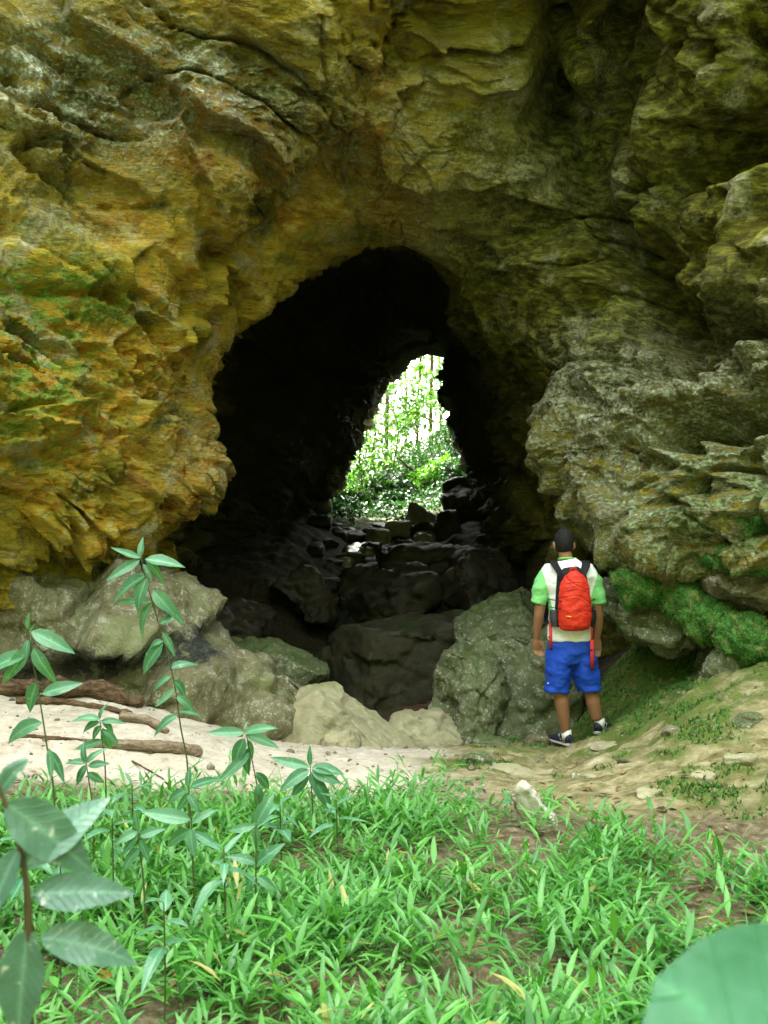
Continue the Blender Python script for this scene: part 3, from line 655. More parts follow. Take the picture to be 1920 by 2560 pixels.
def fused(name, parts, mat, voxel, smooth=4):
    v, f = join(parts)
    o = bpy.data.objects.new('tmp', mesh_np('tmp', v, f)); COL.objects.link(o)
    r = o.modifiers.new('r', 'REMESH'); r.mode = 'VOXEL'; r.voxel_size = voxel; r.use_smooth_shade = True
    if smooth:
        s = o.modifiers.new('s', 'SMOOTH'); s.factor = 0.5; s.iterations = smooth
    dg = bpy.context.evaluated_depsgraph_get()
    me = bpy.data.meshes.new_from_object(o.evaluated_get(dg)); me.name = name
    me.materials.clear(); me.materials.append(mat)
    tm = o.data; bpy.data.objects.remove(o); bpy.data.meshes.remove(tm)
    return me
def plain(name, parts, mat): v, f = join(parts); return mesh_np(name, v, f, mat)

SKIN = simple('skin', (0.29, 0.135, 0.075), 0.5, 0.22, 40, 0.001, 0.4)
HAIR = simple('short_black_hair', (0.012, 0.011, 0.012), 0.75, 0.5, 260, 0.006, 0.3)
BLUE = simple('blue_shorts_fabric', (0.010, 0.065, 0.50), 0.7, 0.15, 30, 0.004, 0.3)
RED = simple('red_pack_nylon', (0.66, 0.032, 0.012), 0.6, 0.12, 50, 0.003, 0.35)
REDS = simple('red_webbing', (0.52, 0.035, 0.035), 0.7, 0.15, 200, 0.002)
BLACK = simple('black_nylon', (0.012, 0.011, 0.016), 0.7, 0.3, 120, 0.003)
WHITE = simple('white_cotton', (0.80, 0.80, 0.80), 0.9, 0.04, 60, 0.002)
NAVY = simple('navy_shoe', (0.025, 0.025, 0.050), 0.6, 0.3, 70, 0.003)
SOLE = simple('pale_shoe_sole', (0.38, 0.36, 0.38), 0.7, 0.15, 80, 0.002)
MESHG = simple('grey_mesh_pocket', (0.05, 0.055, 0.065), 0.7, 0.4, 300, 0.004)
# shirt: white body, green sleeves set in on a slant
sm = NT('white_and_green_shirt'); sp = sm.n.new('ShaderNodeSeparateXYZ'); sm.link(sm.obj(), sp.inputs[0])
ax = sm.math('ABSOLUTE', sm.math('ADD', sp.outputs[0], 0.01))
lim = sm.math('ADD', 0.134, sm.math('MULTIPLY', sm.math('SUBTRACT', sp.outputs[2], 1.05), 0.285))
gr = sm.step(sm.math('SUBTRACT', ax, lim), -0.003, 0.003)
low = sm.step(sp.outputs[2], 1.06, 1.07)
nn = sm.noise(sm.obj(), 14, 3, 0.5)
SHIRT = sm.done(sm.mix(sm.math('MULTIPLY', gr, low), (0.90, 0.91, 0.94), (0.24, 0.66, 0.24)), 0.85, sm.bump(nn, 0.012, 0.7), 0.2)
GREENC = simple('green_collar', (0.19, 0.62, 0.15), 0.85, 0.05)

px_, py_ = P(1425, 1864, 8.0)[:2]
person = add('person', None, loc=(px_, py_, gz(px_, py_) + 0.005))
tag(person, 'person in white and green shirt and blue shorts standing with back turned, facing the cave', 'person')
person.scale = (0.95, 1.0, 1.0)
zl = gz(px_ - 0.03, py_) - gz(px_, py_); zr = gz(px_ + 0.25, py_) - gz(px_, py_)
zl = max(-0.04, min(0.04, zl)); zr = max(-0.04, min(0.09, zr)); print('feet', zl, zr)
def hand(w, dirx, side):         # palm and five bent fingers, hanging down; palm turned towards the thigh
    w = np.array(w); out = []
    out.append(tube([w + (0, 0, 0.03), w, w + (0, 0, -0.035), w + (dirx * 0.3, 0.005, -0.075), w + (dirx * 0.4, 0.006, -0.092)],
                    [(0.026, 0.022), (0.029, 0.023), (0.040, 0.021), (0.043, 0.019), (0.038, 0.015)], 14, up=(0, 1, 0)))
    for k, (oy, ln) in enumerate([(-0.029, 0.062), (-0.010, 0.076), (0.010, 0.080), (0.029, 0.072)]):
        b = w + np.array((dirx * 0.4 + oy * 1.05, 0.006, -0.082))
        c = np.array((side * -0.006, -0.006, -ln * 0.5)); e = np.array((side * -0.010, -0.026, -ln * 0.42))
        out.append(tube([b + (0, 0, 0.012), b, b + c * 0.6, b + c, b + c + e * 0.6, b + c + e], [0.0100, 0.0100, 0.0095, 0.0092, 0.0085, 0.0065], 10))
    b = w + np.array((side * -0.028, -0.004, -0.028))
    out.append(tube([b, b + (side * -0.018, -0.010, -0.022), b + (side * -0.026, -0.016, -0.046), b + (side * -0.026, -0.020, -0.066)], [0.013, 0.012, 0.010, 0.007], 10))
    return out
hx = -0.045
body = [
    tube([(0, 0, 0.80), (0, 0, 0.92), (0, 0, 1.08), (0, 0, 1.25), (-0.01, 0, 1.38), (-0.02, 0, 1.44)], [(0.14, 0.10), (0.155, 0.11), (0.14, 0.095), (0.165, 0.105), (0.165, 0.09), (0.07, 0.06)], 24),
    tube([(-0.02, 0, 1.40), (-0.03, 0.005, 1.47), (-0.04, 0.02, 1.53), (hx, 0.03, 1.58)], [0.068, 0.058, 0.056, 0.055], 18),
    ell((hx, 0.035, 1.612), (0.074, 0.093, 0.102), 4), ell((hx, 0.07, 1.545), (0.052, 0.055, 0.055)), ell((hx, 0.130, 1.585), (0.012, 0.016, 0.022)),
    ell((hx - 0.083, 0.03, 1.585), (0.015, 0.022, 0.034)), ell((hx + 0.083, 0.03, 1.585), (0.015, 0.022, 0.034)),
    tube([(-0.12, 0, 1.40), (-0.20, -0.005, 1.36), (-0.238, -0.01, 1.20), (-0.262, -0.005, 1.03), (-0.270, 0.02, 0.93), (-0.272, 0.035, 0.85)], [0.05, 0.054, 0.049, 0.044, 0.038, 0.029], 16),
    tube([(0.10, 0, 1.40), (0.175, -0.005, 1.36), (0.212, -0.01, 1.20), (0.236, -0.005, 1.03), (0.240, 0.02, 0.93), (0.232, 0.035, 0.85)], [0.05, 0.054, 0.049, 0.044, 0.038, 0.029], 16),
    tube([(-0.085, 0, 0.86), (-0.095, 0, 0.65), (-0.085, 0.01, 0.46), (-0.072, -0.012, 0.34), (-0.052, -0.008, 0.22), (-0.036, 0, 0.12 + zl), (-0.030, 0.005, 0.04 + zl)], [0.088, 0.080, 0.060, 0.060, 0.050, 0.037, 0.036], 18),
    tube([(0.085, 0, 0.86), (0.125, 0, 0.65), (0.168, 0.01, 0.46), (0.192, -0.012, 0.34), (0.220, -0.008, 0.22), (0.244, 0, 0.12 + zr), (0.250, 0.005, 0.04 + zr)], [0.088, 0.080, 0.060, 0.060, 0.050, 0.037, 0.036], 18),
    tube([(-0.030, -0.02, 0.035 + zl), (-0.055, 0.06, 0.035 + zl), (-0.085, 0.15, 0.025 + zl)], [0.03, 0.035, 0.025], 12, up=(0, 0, 1)),
    tube([(0.250, -0.02, 0.035 + zr), (0.280, 0.05, 0.035 + zr), (0.325, 0.12, 0.025 + zr)], [0.03, 0.035, 0.025], 12, up=(0, 0, 1)),
]
body += hand((-0.272, 0.035, 0.85), 0.015, -1) + hand((0.232, 0.035, 0.85), 0.010, 1)
add('body', fused('body', body, SKIN, 0.0055, 3), person)
# hair: a close cropped cap with a hairline at the nape
hv, hf = ico(4); hp = hv * (0.0815, 0.100, 0.110) + (hx, 0.030, 1.615)
hp += vnormals(hp, hf) * (0.004 * fbm(hp * 60, 3))[:, None]
cut = 1.535 + 0.9 * np.clip(hp[:, 1] - 0.035, 0, 1)           # lower at the nape, high at the brow
hp[:, 2] = np.where(hp[:, 2] < cut, cut - 0.02 * (cut - hp[:, 2]), hp[:, 2]); ins = hp[:, 2] <= cut
hp[ins] = np.array((hx, 0.03, 0)) * (1, 1, 0) + (hp[ins] - (hx, 0.03, 0)) * (0.88, 0.88, 1)
add('hair', mesh_np('hair', hp, hf, HAIR), person)
shirt = [
    tube([(0.0, 0, 0.835), (0.0, 0, 0.86), (0.0, 0, 0.95), (0, 0, 1.08), (-0.005, -0.005, 1.22), (-0.01, -0.01, 1.33), (-0.015, -0.005, 1.395), (-0.02, 0.0, 1.44), (-0.028, 0.0, 1.478)],
         [(0.190, 0.132), (0.192, 0.135), (0.186, 0.130), (0.178, 0.122), (0.192, 0.126), (0.205, 0.120), (0.185, 0.105), (0.115, 0.080), (0.072, 0.066)], 36),
    tube([(-0.08, 0, 1.385), (-0.17, 0, 1.375), (-0.222, -0.005, 1.30), (-0.252, -0.008, 1.20), (-0.268, -0.006, 1.125)], [0.075, 0.078, 0.073, 0.068, 0.066], 24),
    tube([(0.06, 0, 1.385), (0.145, 0, 1.375), (0.197, -0.005, 1.30), (0.224, -0.008, 1.20), (0.238, -0.006, 1.125)], [0.075, 0.078, 0.072, 0.067, 0.065], 24),
]
sme = fused('shirt', shirt, SHIRT, 0.008, 6)
sh = add('shirt', sme, person)
co = np.empty(len(sme.vertices) * 3, np.float32); sme.vertices.foreach_get('co', co); co = co.reshape(-1, 3)
nn_ = np.empty(len(co) * 3, np.float32); sme.vertices.foreach_get('normal', nn_); nn_ = nn_.reshape(-1, 3)
co += nn_ * (0.013 * fbm(co * [6, 6, 10] + 3, 4) * (1 - sst(1.35, 1.45, co[:, 2])))[:, None]
sme.vertices.foreach_set('co', co.ravel()); sme.update()
a = np.linspace(0, 2 * math.pi, 40, endpoint=False)
add('collar', plain('collar', [tube([(-0.029 + 0.066 * math.cos(t), 0.004 + 0.064 * math.sin(t), 1.478 + 0.012 * -math.sin(t)) for t in np.linspace(0, 6.283, 40)], [0.008] * 40, 8, up=(0, 0, 1))], GREENC), sh)
shorts = [
    tube([(0.0, 0, 0.875), (0, 0, 0.82), (0, -0.004, 0.74), (0.005, 0, 0.66)], [(0.176, 0.122), (0.182, 0.135), (0.190, 0.145), (0.180, 0.130)], 36),
    tube([(-0.075, 0, 0.80), (-0.088, 0, 0.66), (-0.104, 0, 0.52), (-0.108, -0.002, 0.425)], [(0.105, 0.125), (0.112, 0.130), (0.108, 0.118), (0.107, 0.112)], 28),
    tube([(0.080, 0, 0.80), (0.112, 0, 0.66), (0.146, 0, 0.52), (0.160, -0.002, 0.435)], [(0.105, 0.125), (0.110, 0.130), (0.105, 0.118), (0.104, 0.112)], 28),
]
sme = fused('shorts', shorts, BLUE, 0.008, 4)
so = add('shorts', sme, person)
co = np.empty(len(sme.vertices) * 3, np.float32); sme.vertices.foreach_get('co', co); co = co.reshape(-1, 3)
nn_ = np.empty(len(co) * 3, np.float32); sme.vertices.foreach_get('normal', nn_); nn_ = nn_.reshape(-1, 3)
co += nn_ * (0.016 * fbm(co * [7, 7, 10] + 8, 4) * (1 - sst(0.74, 0.82, co[:, 2])) - 0.004 * sst(0.80, 0.86, co[:, 2]))[:, None]
sme.vertices.foreach_set('co', co.ravel()); sme.update()
add('pocket_slit', plain('pocket_slit', [tube([(-0.196, -0.075, 0.585), (-0.172, -0.100, 0.565)], [0.006, 0.004], 8)], BLACK), so)
add('emblem', plain('emblem', [tube([(-0.200, -0.068, 0.505), (-0.190, -0.082, 0.500)], [0.005, 0.003], 8)], WHITE), so)
def shoe(ax_, ay, ang, zz):
    c, s_ = math.cos(ang), math.sin(ang)
    def tr(v): return np.stack([v[:, 0] * c + v[:, 1] * s_ + ax_, -v[:, 0] * s_ + v[:, 1] * c + ay, v[:, 2] + zz], 1)
    up = tube([(0, -0.055, 0.050), (0, -0.040, 0.056), (0, 0.0, 0.058), (0, 0.06, 0.050), (0, 0.13, 0.040), (0, 0.185, 0.034), (0, 0.205, 0.030)],
              [(0.020, 0.026), (0.036, 0.042), (0.040, 0.046), (0.043, 0.038), (0.048, 0.028), (0.040, 0.020), (0.018, 0.010)], 18, up=(0, 0, 1))
    sl = tube([(0, -0.062, 0.016), (0, -0.045, 0.014), (0, 0.03, 0.014), (0, 0.12, 0.014), (0, 0.19, 0.016), (0, 0.212, 0.020)],
              [(0.022, 0.013), (0.040, 0.016), (0.042, 0.016), (0.051, 0.015), (0.042, 0.013), (0.018, 0.008)], 18, up=(0, 0, 1))
    st = tube([(-0.038, 0.02, 0.045), (-0.030, 0.06, 0.078), (0.0, 0.075, 0.085), (0.030, 0.06, 0.078), (0.038, 0.02, 0.045)], [0.007] * 5, 8)
    hl = tube([(-0.012, -0.062, 0.035), (0, -0.068, 0.060), (0.004, -0.064, 0.085)], [0.010, 0.010, 0.006], 8)
    o = add('shoe', plain('shoe', [(tr(up[0]), up[1], up[2])], NAVY), person)
    add('sole', plain('sole', [(tr(sl[0]), sl[1], sl[2])], SOLE), o)
    add('strap', plain('strap', [(tr(st[0]), st[1], st[2])], SOLE), o)
    add('heel_tab', plain('heel_tab', [(tr(hl[0]), hl[1], hl[2])], NAVY), o)
    sk = tube([(0, -0.006, 0.05), (0, -0.004, 0.09), (0, -0.002, 0.125)], [0.042, 0.043, 0.041], 18)
    add('sock', plain('sock', [(tr(sk[0]), sk[1], sk[2])], WHITE), person)
shoe(-0.030, 0.005, -0.50, zl)
shoe(0.250, 0.005, 0.75, zr)

# backpack: lies on the back, a thing of its own
pack = add('backpack', None, loc=person.location); pack.scale = person.scale
tag(pack, 'bright red backpack with black straps worn by the hiker', 'backpack')
PX = -0.004
zs = [0.930, 0.945, 0.975, 1.03, 1.10, 1.18, 1.26, 1.32, 1.36, 1.385, 1.395]
ws = [0.085, 0.115, 0.132, 0.139, 0.138, 0.132, 0.122, 0.104, 0.078, 0.045, 0.018]
ds = [0.050, 0.075, 0.090, 0.098, 0.098, 0.092, 0.082, 0.070, 0.055, 0.035, 0.014]
pme = fused('pack_body', [tube([(PX + 0.006, -0.175, z) for z in zs], list(zip(ws, ds)), 40)], RED, 0.005, 3)
co = np.empty(len(pme.vertices) * 3, np.float32); pme.vertices.foreach_get('co', co); co = co.reshape(-1, 3)
nn_ = np.empty(len(co) * 3, np.float32); pme.vertices.foreach_get('normal', nn_); nn_ = nn_.reshape(-1, 3)
co += nn_ * (0.007 * fbm(co * [11, 11, 16] + 1, 4) - 0.006 * np.exp(-(perlin(co * [4, 4, 9] + 2.2) / 0.06) ** 2))[:, None]
pme.vertices.foreach_set('co', co.ravel()); pme.update()
bo = add('pack_body', pme, pack)
def arc(z0, sag, w, dep, n=16):
    return [(PX + 0.006 + w * math.sin(t), -0.175 - dep * math.cos(t), z0 - sag * math.sin(t) ** 2) for t in np.linspace(-1.35, 1.35, n)]
add('flap_seam', plain('flap_seam', [tube(arc(1.262, 0.045, 0.122, 0.083), [0.004] * 16, 8, up=(0, 0, 1))], REDS), bo)
add('zip_seam', plain('zip_seam', [tube(arc(1.315, 0.035, 0.106, 0.073), [0.0025] * 16, 8, up=(0, 0, 1))], REDS), bo)
YEL = simple('yellow_print', (0.85, 0.55, 0.12), 0.6, 0.1)
add('emblem', plain('emblem', [tube([(PX - 0.078, -0.257, 1.052), (PX - 0.055, -0.264, 1.049), (PX - 0.034, -0.268, 1.046)], [0.002, 0.004, 0.003], 8)], YEL), bo)
add('handle', plain('handle', [tube([(PX - 0.03, -0.165, 1.385), (PX - 0.015, -0.165, 1.415), (PX + 0.015, -0.165, 1.415), (PX + 0.03, -0.165, 1.385)], [(0.010, 0.006)] * 4, 8)], REDS), pack)
add('back_panel', fused('back_panel', [tube([(PX, -0.115, 0.95), (PX, -0.118, 1.1), (PX, -0.118, 1.28), (PX - 0.005, -0.105, 1.38), (PX - 0.01, -0.09, 1.42)],
                 [(0.13, 0.03), (0.145, 0.035), (0.135, 0.035), (0.12, 0.03), (0.06, 0.015)], 24)], BLACK, 0.007, 2), pack)
for s_, bx in ((-1, -0.012), (1, -0.012)):
    pth = [(bx + s_ * 0.060, -0.120, 1.30), (bx + s_ * 0.095, -0.124, 1.375), (bx + s_ * 0.128, -0.085, 1.437), (bx + s_ * 0.135, -0.02, 1.463), (bx + s_ * 0.132, 0.06, 1.435), (bx + s_ * 0.125, 0.115, 1.36), (bx + s_ * 0.13, 0.138, 1.22), (bx + s_ * 0.165, 0.09, 1.05), (bx + s_ * 0.165, 0.0, 0.99), (bx + s_ * 0.14, -0.10, 0.97)]
    pth = catmull(np.array(pth), [6] * 9)
    add('shoulder_strap', plain('shoulder_strap', [tube(pth, [(0.034, 0.008)] * len(pth), 12, up=(0, -0.4, 1))], BLACK), pack)
    add('side_pocket', fused('side_pocket', [tube([(PX + s_ * 0.150, -0.13, 0.965), (PX + s_ * 0.158, -0.135, 1.02), (PX + s_ * 0.154, -0.135, 1.085)], [(0.030, 0.055), (0.036, 0.060), (0.034, 0.055)], 20)], MESHG if s_ < 0 else BLACK, 0.006, 2), pack)
    for zc in (1.165, 1.105):
        add('compression_strap', plain('compression_strap', [tube([(PX + s_ * 0.110, -0.225, zc), (PX + s_ * 0.158, -0.185, zc + 0.003), (PX + s_ * 0.190, -0.110, zc + 0.006)], [(0.006, 0.003)] * 3, 8, up=(0, 0, 1))], BLACK), pack)
def dangle(x, y, z0, z1, w0, w1, zsplit):
    t1 = add('hanging_strap', plain('hanging_strap', [tube([(x, y, z0), (x, y - 0.004, (z0 + zsplit) / 2), (x, y - 0.006, zsplit)], [(w0, 0.003)] * 3, 8), tube([(x, y - 0.007, zsplit + 0.01), (x + 0.002, y - 0.012, (z1 + zsplit) / 2), (x + 0.003, y - 0.010, z1)], [(w1, 0.004)] * 3, 8)], REDS), pack)
    add('buckle', plain('buckle', [tube([(x, y - 0.007, zsplit - 0.065), (x, y - 0.007, zsplit - 0.080)], [(w1 + 0.003, 0.008)] * 2, 8)], BLACK), t1)
    add('strap_end', plain('strap_end', [tube([(x + 0.003, y - 0.010, z1 + 0.004), (x + 0.003, y - 0.010, z1 - 0.014)], [(w1, 0.006)] * 2, 8)], BLACK), t1)
dangle(0.146, -0.165, 0.98, 0.635, 0.008, 0.017, 0.850)
dangle(-0.190, -0.140, 1.00, 0.790, 0.010, 0.013, 0.95)
# ------------------------------------------------------------------ leaves, grass, saplings
def leaf_mat(name, dark, light, gloss=0.35, trans=0.35, sheen=0.0, spots=0.0, attr='rnd'):
    m = NT(name); p = m.obj(); n = m.noise(m.geo(), 35, 4, 0.6)
    rnd = m.attr(attr)
    oi = m.n.new('ShaderNodeObjectInfo').outputs['Random']
    f = m.math('ADD', m.math('MULTIPLY', m.math('ADD', rnd, m.math('MULTIPLY', oi, 0.6)), 0.7), m.math('MULTIPLY', m.math('SUBTRACT', n, 0.5), 0.5))
    col = m.mix(f, dark, light)
    if spots:
        n2 = m.noise(m.geo(), 70, 3, 0.7)
        col = m.mix(m.math('MULTIPLY', m.step(m.math('ADD', m.math('MULTIPLY', n, 0.5), m.math('MULTIPLY', n2, 0.5)), 0.60, 0.68), spots), col, (0.55, 0.60, 0.52))
    vein = m.attr('vein')
    col = m.mix(m.math('MULTIPLY', m.math('POWER', vein, 4.0), 0.5), col, tuple(min(1, x * 1.7 + 0.02) for x in light))
    sv = m.math('FRACT', m.math('ADD', m.math('MULTIPLY', m.math('SUBTRACT', m.attr('lt'), m.math('MULTIPLY', m.attr('ls'), 0.22)), 10.0), m.math('MULTIPLY', n, 0.7)))
    if name == 'soft_round_leaf':
        sv = m.math('FRACT', m.math('MULTIPLY', m.math('SUBTRACT', m.attr('lt'), m.math('MULTIPLY', m.attr('ls'), 0.45)), 5.0))
        col = m.mix(m.step(m.noise(m.geo(), 22, 4, 0.6, 0.4), 0.40, 0.62), col, (0.035, 0.19, 0.085))
    svl = m.step(m.math('ABSOLUTE', m.math('SUBTRACT', sv, 0.5)), 0.10, 0.0)
    col = m.mix(m.math('MULTIPLY', svl, 0.14), col, tuple(min(1, x * 1.6 + 0.02) for x in light))
    if name == 'grass_blade': col = m.mix(m.step(rnd, 1.20, 1.26), col, (0.42, 0.40, 0.13))
    m.done(col, gloss, m.bump(m.math('SUBTRACT', n, m.math('MULTIPLY', svl, 0.6)), 0.004, 0.5), 0.5)
    tr = m.n.new('ShaderNodeBsdfTranslucent'); mx = m.n.new('ShaderNodeMixShader'); mx.inputs[0].default_value = trans
    tcol = m.mix(1.0, col, (1.25, 1.35, 0.55), 'MULTIPLY'); m.link(tcol, tr.inputs[0])
    m.link(m.bsdf.outputs[0], mx.inputs[1]); m.link(tr.outputs[0], mx.inputs[2]); m.link(mx.outputs[0], m.out.inputs[0])
    return m.m
GRASS = leaf_mat('grass_blade', (0.022, 0.145, 0.030), (0.15, 0.43, 0.085), 0.36, 0.36)
SAP = leaf_mat('sapling_leaf', (0.060, 0.20, 0.115), (0.20, 0.45, 0.26), 0.24, 0.32, spots=0.4)
BIG = leaf_mat('large_blotched_leaf', (0.060, 0.155, 0.105), (0.14, 0.29, 0.20), 0.26, 0.22, spots=0.9)
NEAR = leaf_mat('soft_round_leaf', (0.010, 0.12, 0.045), (0.045, 0.21, 0.090), 0.5, 0.3)
STEM = simple('plant_stem', (0.085, 0.105, 0.035), 0.7, 0.3, 80)
BSTEM = simple('brown_stem', (0.11, 0.085, 0.045), 0.7, 0.3, 80)
def leaf_mesh(name, mat, wid, droop, fold=0.22, curl=0.0, n=9, round_=0.0, wave=0.0, seed=0, thick=0.0):
    """unit leaf along +Y, width wid, folded along the midrib"""
    V, A, E, LT, LS = [], [], [], [], []
    for i in range(n):
        t = i / (n - 1)
        w = wid * 0.5 * (math.sin(math.pi * t ** (0.80 - 0.15 * round_)) ** (0.85 - 0.35 * round_)) * (1 - 0.25 * t * (1 - round_)) if 0 < t < 1 else 0.002
        if round_ == 1.0: w = wid * math.sqrt(max(0.0, 0.25 - (t - 0.5) ** 2)) + 0.002
        z = -droop * t * t
        for j, sx_ in enumerate((-1, -0.5, 0, 0.5, 1)):
            V.append((sx_ * w + curl * t * t * 0.3, t * (1 - 0.25 * droop * t), z + abs(sx_) * w * fold * 2 + wave * w * math.sin(t * 19 + sx_ * 2 + seed) * abs(sx_)))
            A.append(1.0 if sx_ == 0 else 0.0); E.append(0.25); LT.append(t); LS.append(abs(sx_) * w / wid * 2)
    f = grid_faces(n, 5)
    return mesh_np(name, np.array(V), f, mat, True, dict(vein=A, rnd=E, lt=LT, ls=LS))
SAPL = [leaf_mesh('leaf', SAP, w, d, 0.16, c_, wave=0.06, seed=k) for k, (w, d, c_) in enumerate([(0.34, 0.15, 0.25), (0.44, 0.35, -0.3), (0.30, 0.55, 0.2), (0.40, 0.25, -0.35), (0.36, 0.7, 0.0), (0.28, 0.05, 0.3)])]
BIGL = [leaf_mesh('leaf', BIG, w, d, 0.10, c_, n=14, wave=0.08, seed=k) for k, (w, d, c_) in enumerate([(0.46, 0.15, 0.1), (0.42, 0.3, -0.15), (0.44, 0.4, 0.1)])]
def put_leaf(me, parent, b, t, nhint, name='leaf'):
    b = Vector(b); t = Vector(t); y = t - b; L = y.length; y.normalize()
    x = y.cross(Vector(nhint)); x.normalize(); z = x.cross(y)
    o = add(name, me, parent)
    m = Matrix((x, y, z)).transposed().to_4x4(); m.translation = b - Vector(parent.location)
    o.matrix_local = m @ Matrix.Scale(L, 4)
    return o
def stem_mesh(name, pts, r0, r1, mat, loc):
    pts = catmull(np.array(pts, float), [5] * (len(pts) - 1)) - np.array(loc)
    return plain(name, [tube(pts, list(np.linspace(r0, r1, len(pts))), 8)], mat)
def sapling(stem_px, d, leaves, label, mats=SAPL, stemmat=STEM, name='sapling', seed=0, r0=0.004, r1=0.002, lean=0.0, group='saplings in front of the cave', auto=0, alen=0.12):
    r = random.Random(seed)
    pts = [P(u, v, d + lean * i) for i, (u, v) in enumerate(stem_px)]
    bx, by, bz = pts[0]; g = gz(bx, by)
    if bz > g: pts = [(bx + 0.01, by, g - 0.01)] + pts
    root = add(name, None, loc=(pts[0][0], pts[0][1], max(g, pts[0][2]) if bz <= g else g))
    tag(root, label, 'plant', group)
    add('stem', stem_mesh('stem', pts, r0, r1, stemmat, root.location), root)
    k = d / F
    for (bu, bv, tu, tv, *rest) in leaves:
        dd = rest[0] if rest else r.uniform(-0.5, 0.3)
        L = math.hypot(tu - bu, tv - bv) * k
        b = P(bu, bv, d + lean * 0.5 * len(stem_px)); t = P(tu, tv, d + lean * 0.5 * len(stem_px) + dd * L)
        put_leaf(r.choice(mats), root, b, t, (r.uniform(-0.35, 0.35), -1.0 + r.uniform(-0.2, 0.4), 0.75))
    if auto:                      # leaves set spirally round the upper stem
        tp = np.array(pts); top = tp[-1]
        for i in range(auto):
            f = i / max(1, auto - 1); a = i * 2.4 + seed
            b = top + (tp[-2] - top) * 0.75 * (1 - f) * r.uniform(0.7, 1)
            L = alen * (0.65 + 0.5 * (1 - f)) * r.uniform(0.8, 1.2)
            up = 0.1 + 0.75 * f ** 2 + r.uniform(-0.25, 0.1)
            dr = np.array((math.cos(a), math.sin(a), up)); dr /= np.linalg.norm(dr)
            put_leaf(r.choice(mats), root, b, b + dr * L, (0, 0, 1) if abs(dr[2]) < 0.85 else (0, -1, 0.2))
    return root
sapling([(135, 1985), (118, 1870), (98, 1740), (80, 1640), (70, 1565)], 3.6,
        [(70, 1575, 66, 1530), (72, 1580, 86, 1560), (78, 1578, 186, 1632), (72, 1600, 55, 1650), (76, 1615, 0, 1720), (84, 1620, 122, 1708), (66, 1640, -60, 1660),
         (104, 1735, 208, 1704), (94, 1705, 54, 1787), (106, 1806, -30, 1838), (124, 1875, 170, 1955), (122, 1870, 135, 1950)],
        'tall thin stemmed sapling with drooping glossy leaves in front of the fallen bark log', seed=1)
sapling([(468, 1905), (452, 1820), (438, 1720), (415, 1620), (385, 1520), (360, 1430), (352, 1380)], 4.2,
        [(352, 1395, 350, 1338), (352, 1395, 275, 1372), (350, 1400, 262, 1452), (362, 1398, 462, 1408), (366, 1402, 425, 1452), (358, 1410, 385, 1450),
         (365, 1440, 255, 1490), (368, 1445, 322, 1527), (382, 1475, 440, 1545), (390, 1500, 480, 1538), (378, 1505, 285, 1505), (380, 1510, 310, 1585),
         (400, 1560, 450, 1530), (405, 1580, 445, 1640), (408, 1605, 336, 1610), (408, 1610, 335, 1682), (425, 1670, 485, 1640), (428, 1690, 370, 1720),
         (432, 1700, 492, 1745), (436, 1720, 390, 1772), (440, 1740, 500, 1775), (444, 1790, 366, 1815), (446, 1780, 510, 1770)],
        'tallest sapling with many narrow leaves rising before the huge grey rock', seed=2)
sapling([(262, 1905), (255, 1850), (250, 1800)], 4.6,
        [(250, 1800, 182, 1775), (250, 1805, 185, 1818), (252, 1805, 318, 1790), (252, 1800, 300, 1830), (255, 1815, 215, 1850), (256, 1820, 278, 1885), (250, 1798, 246, 1762), (256, 1825, 318, 1860), (258, 1850, 182, 1880)],
        'small star shaped sapling beside the fallen grey stick', seed=3)
sapling([(648, 2000), (630, 1900), (615, 1835)], 4.6,
        [(612, 1832, 515, 1832), (612, 1832, 690, 1806), (614, 1838, 705, 1860), (612, 1845, 570, 1925), (618, 1850, 640, 1900), (622, 1870, 598, 1950), (612, 1830, 612, 1800), (640, 1930, 690, 1985), (645, 1960, 650, 2040), (625, 1880, 545, 1965)],
        'sapling with wide spread pale leaves before the sand', seed=4)
sapling([(782, 2020), (778, 1960), (776, 1915)], 4.5,
        [(776, 1915, 770, 1862), (776, 1918, 670, 1900), (778, 1920, 865, 1925), (774, 1925, 690, 1965), (780, 1925, 850, 1960), (778, 1930, 785, 1985), (780, 1940, 838, 2030), (774, 1940, 720, 2000)],
        'bushy dark blue green sapling at the edge of the sand', seed=5)
sapling([(482, 2140), (478, 2050), (470, 1965)], 3.6,
        [(470, 1968, 470, 1912), (472, 1970, 555, 1935), (470, 1975, 388, 2008), (474, 1980, 440, 2040), (478, 2050, 345, 2030), (480, 2060, 540, 2005), (478, 2070, 475, 2150), (480, 2075, 375, 2120), (482, 2080, 560, 2120), (470, 1985, 500, 2030)],
        'low sapling with broad paired leaves rising from the grass', seed=6)
sapling([(640, 2260), (640, 2150), (640, 2060)], 3.4,
        [(640, 2062, 680, 1985), (638, 2065, 562, 2080), (642, 2065, 642, 2130), (640, 2160, 575, 2122), (642, 2160, 700, 2110), (642, 2190, 600, 2220), (645, 2190, 690, 2230)],
        'sapling with two upright pale leaves among the grass', seed=7)
sapling([(360, 2220), (352, 2140), (345, 2075)], 3.3,
        [(345, 2078, 335, 2030), (345, 2080, 282, 2100), (346, 2085, 300, 2145), (350, 2090, 410, 2070), (350, 2100, 380, 2160), (352, 2120, 290, 2175)],
        'greyish sapling crowded behind the large blotched leaves', seed=8)
sapling([(230, 2010), (222, 1950), (215, 1905)], 3.9,
        [(215, 1908, 250, 1860), (216, 1910, 150, 1890), (216, 1912, 180, 1965), (220, 1915, 275, 1905), (220, 1930, 262, 1965), (215, 1905, 195, 1862)],
        'small bright sapling beneath the tall thin stemmed one', seed=9)
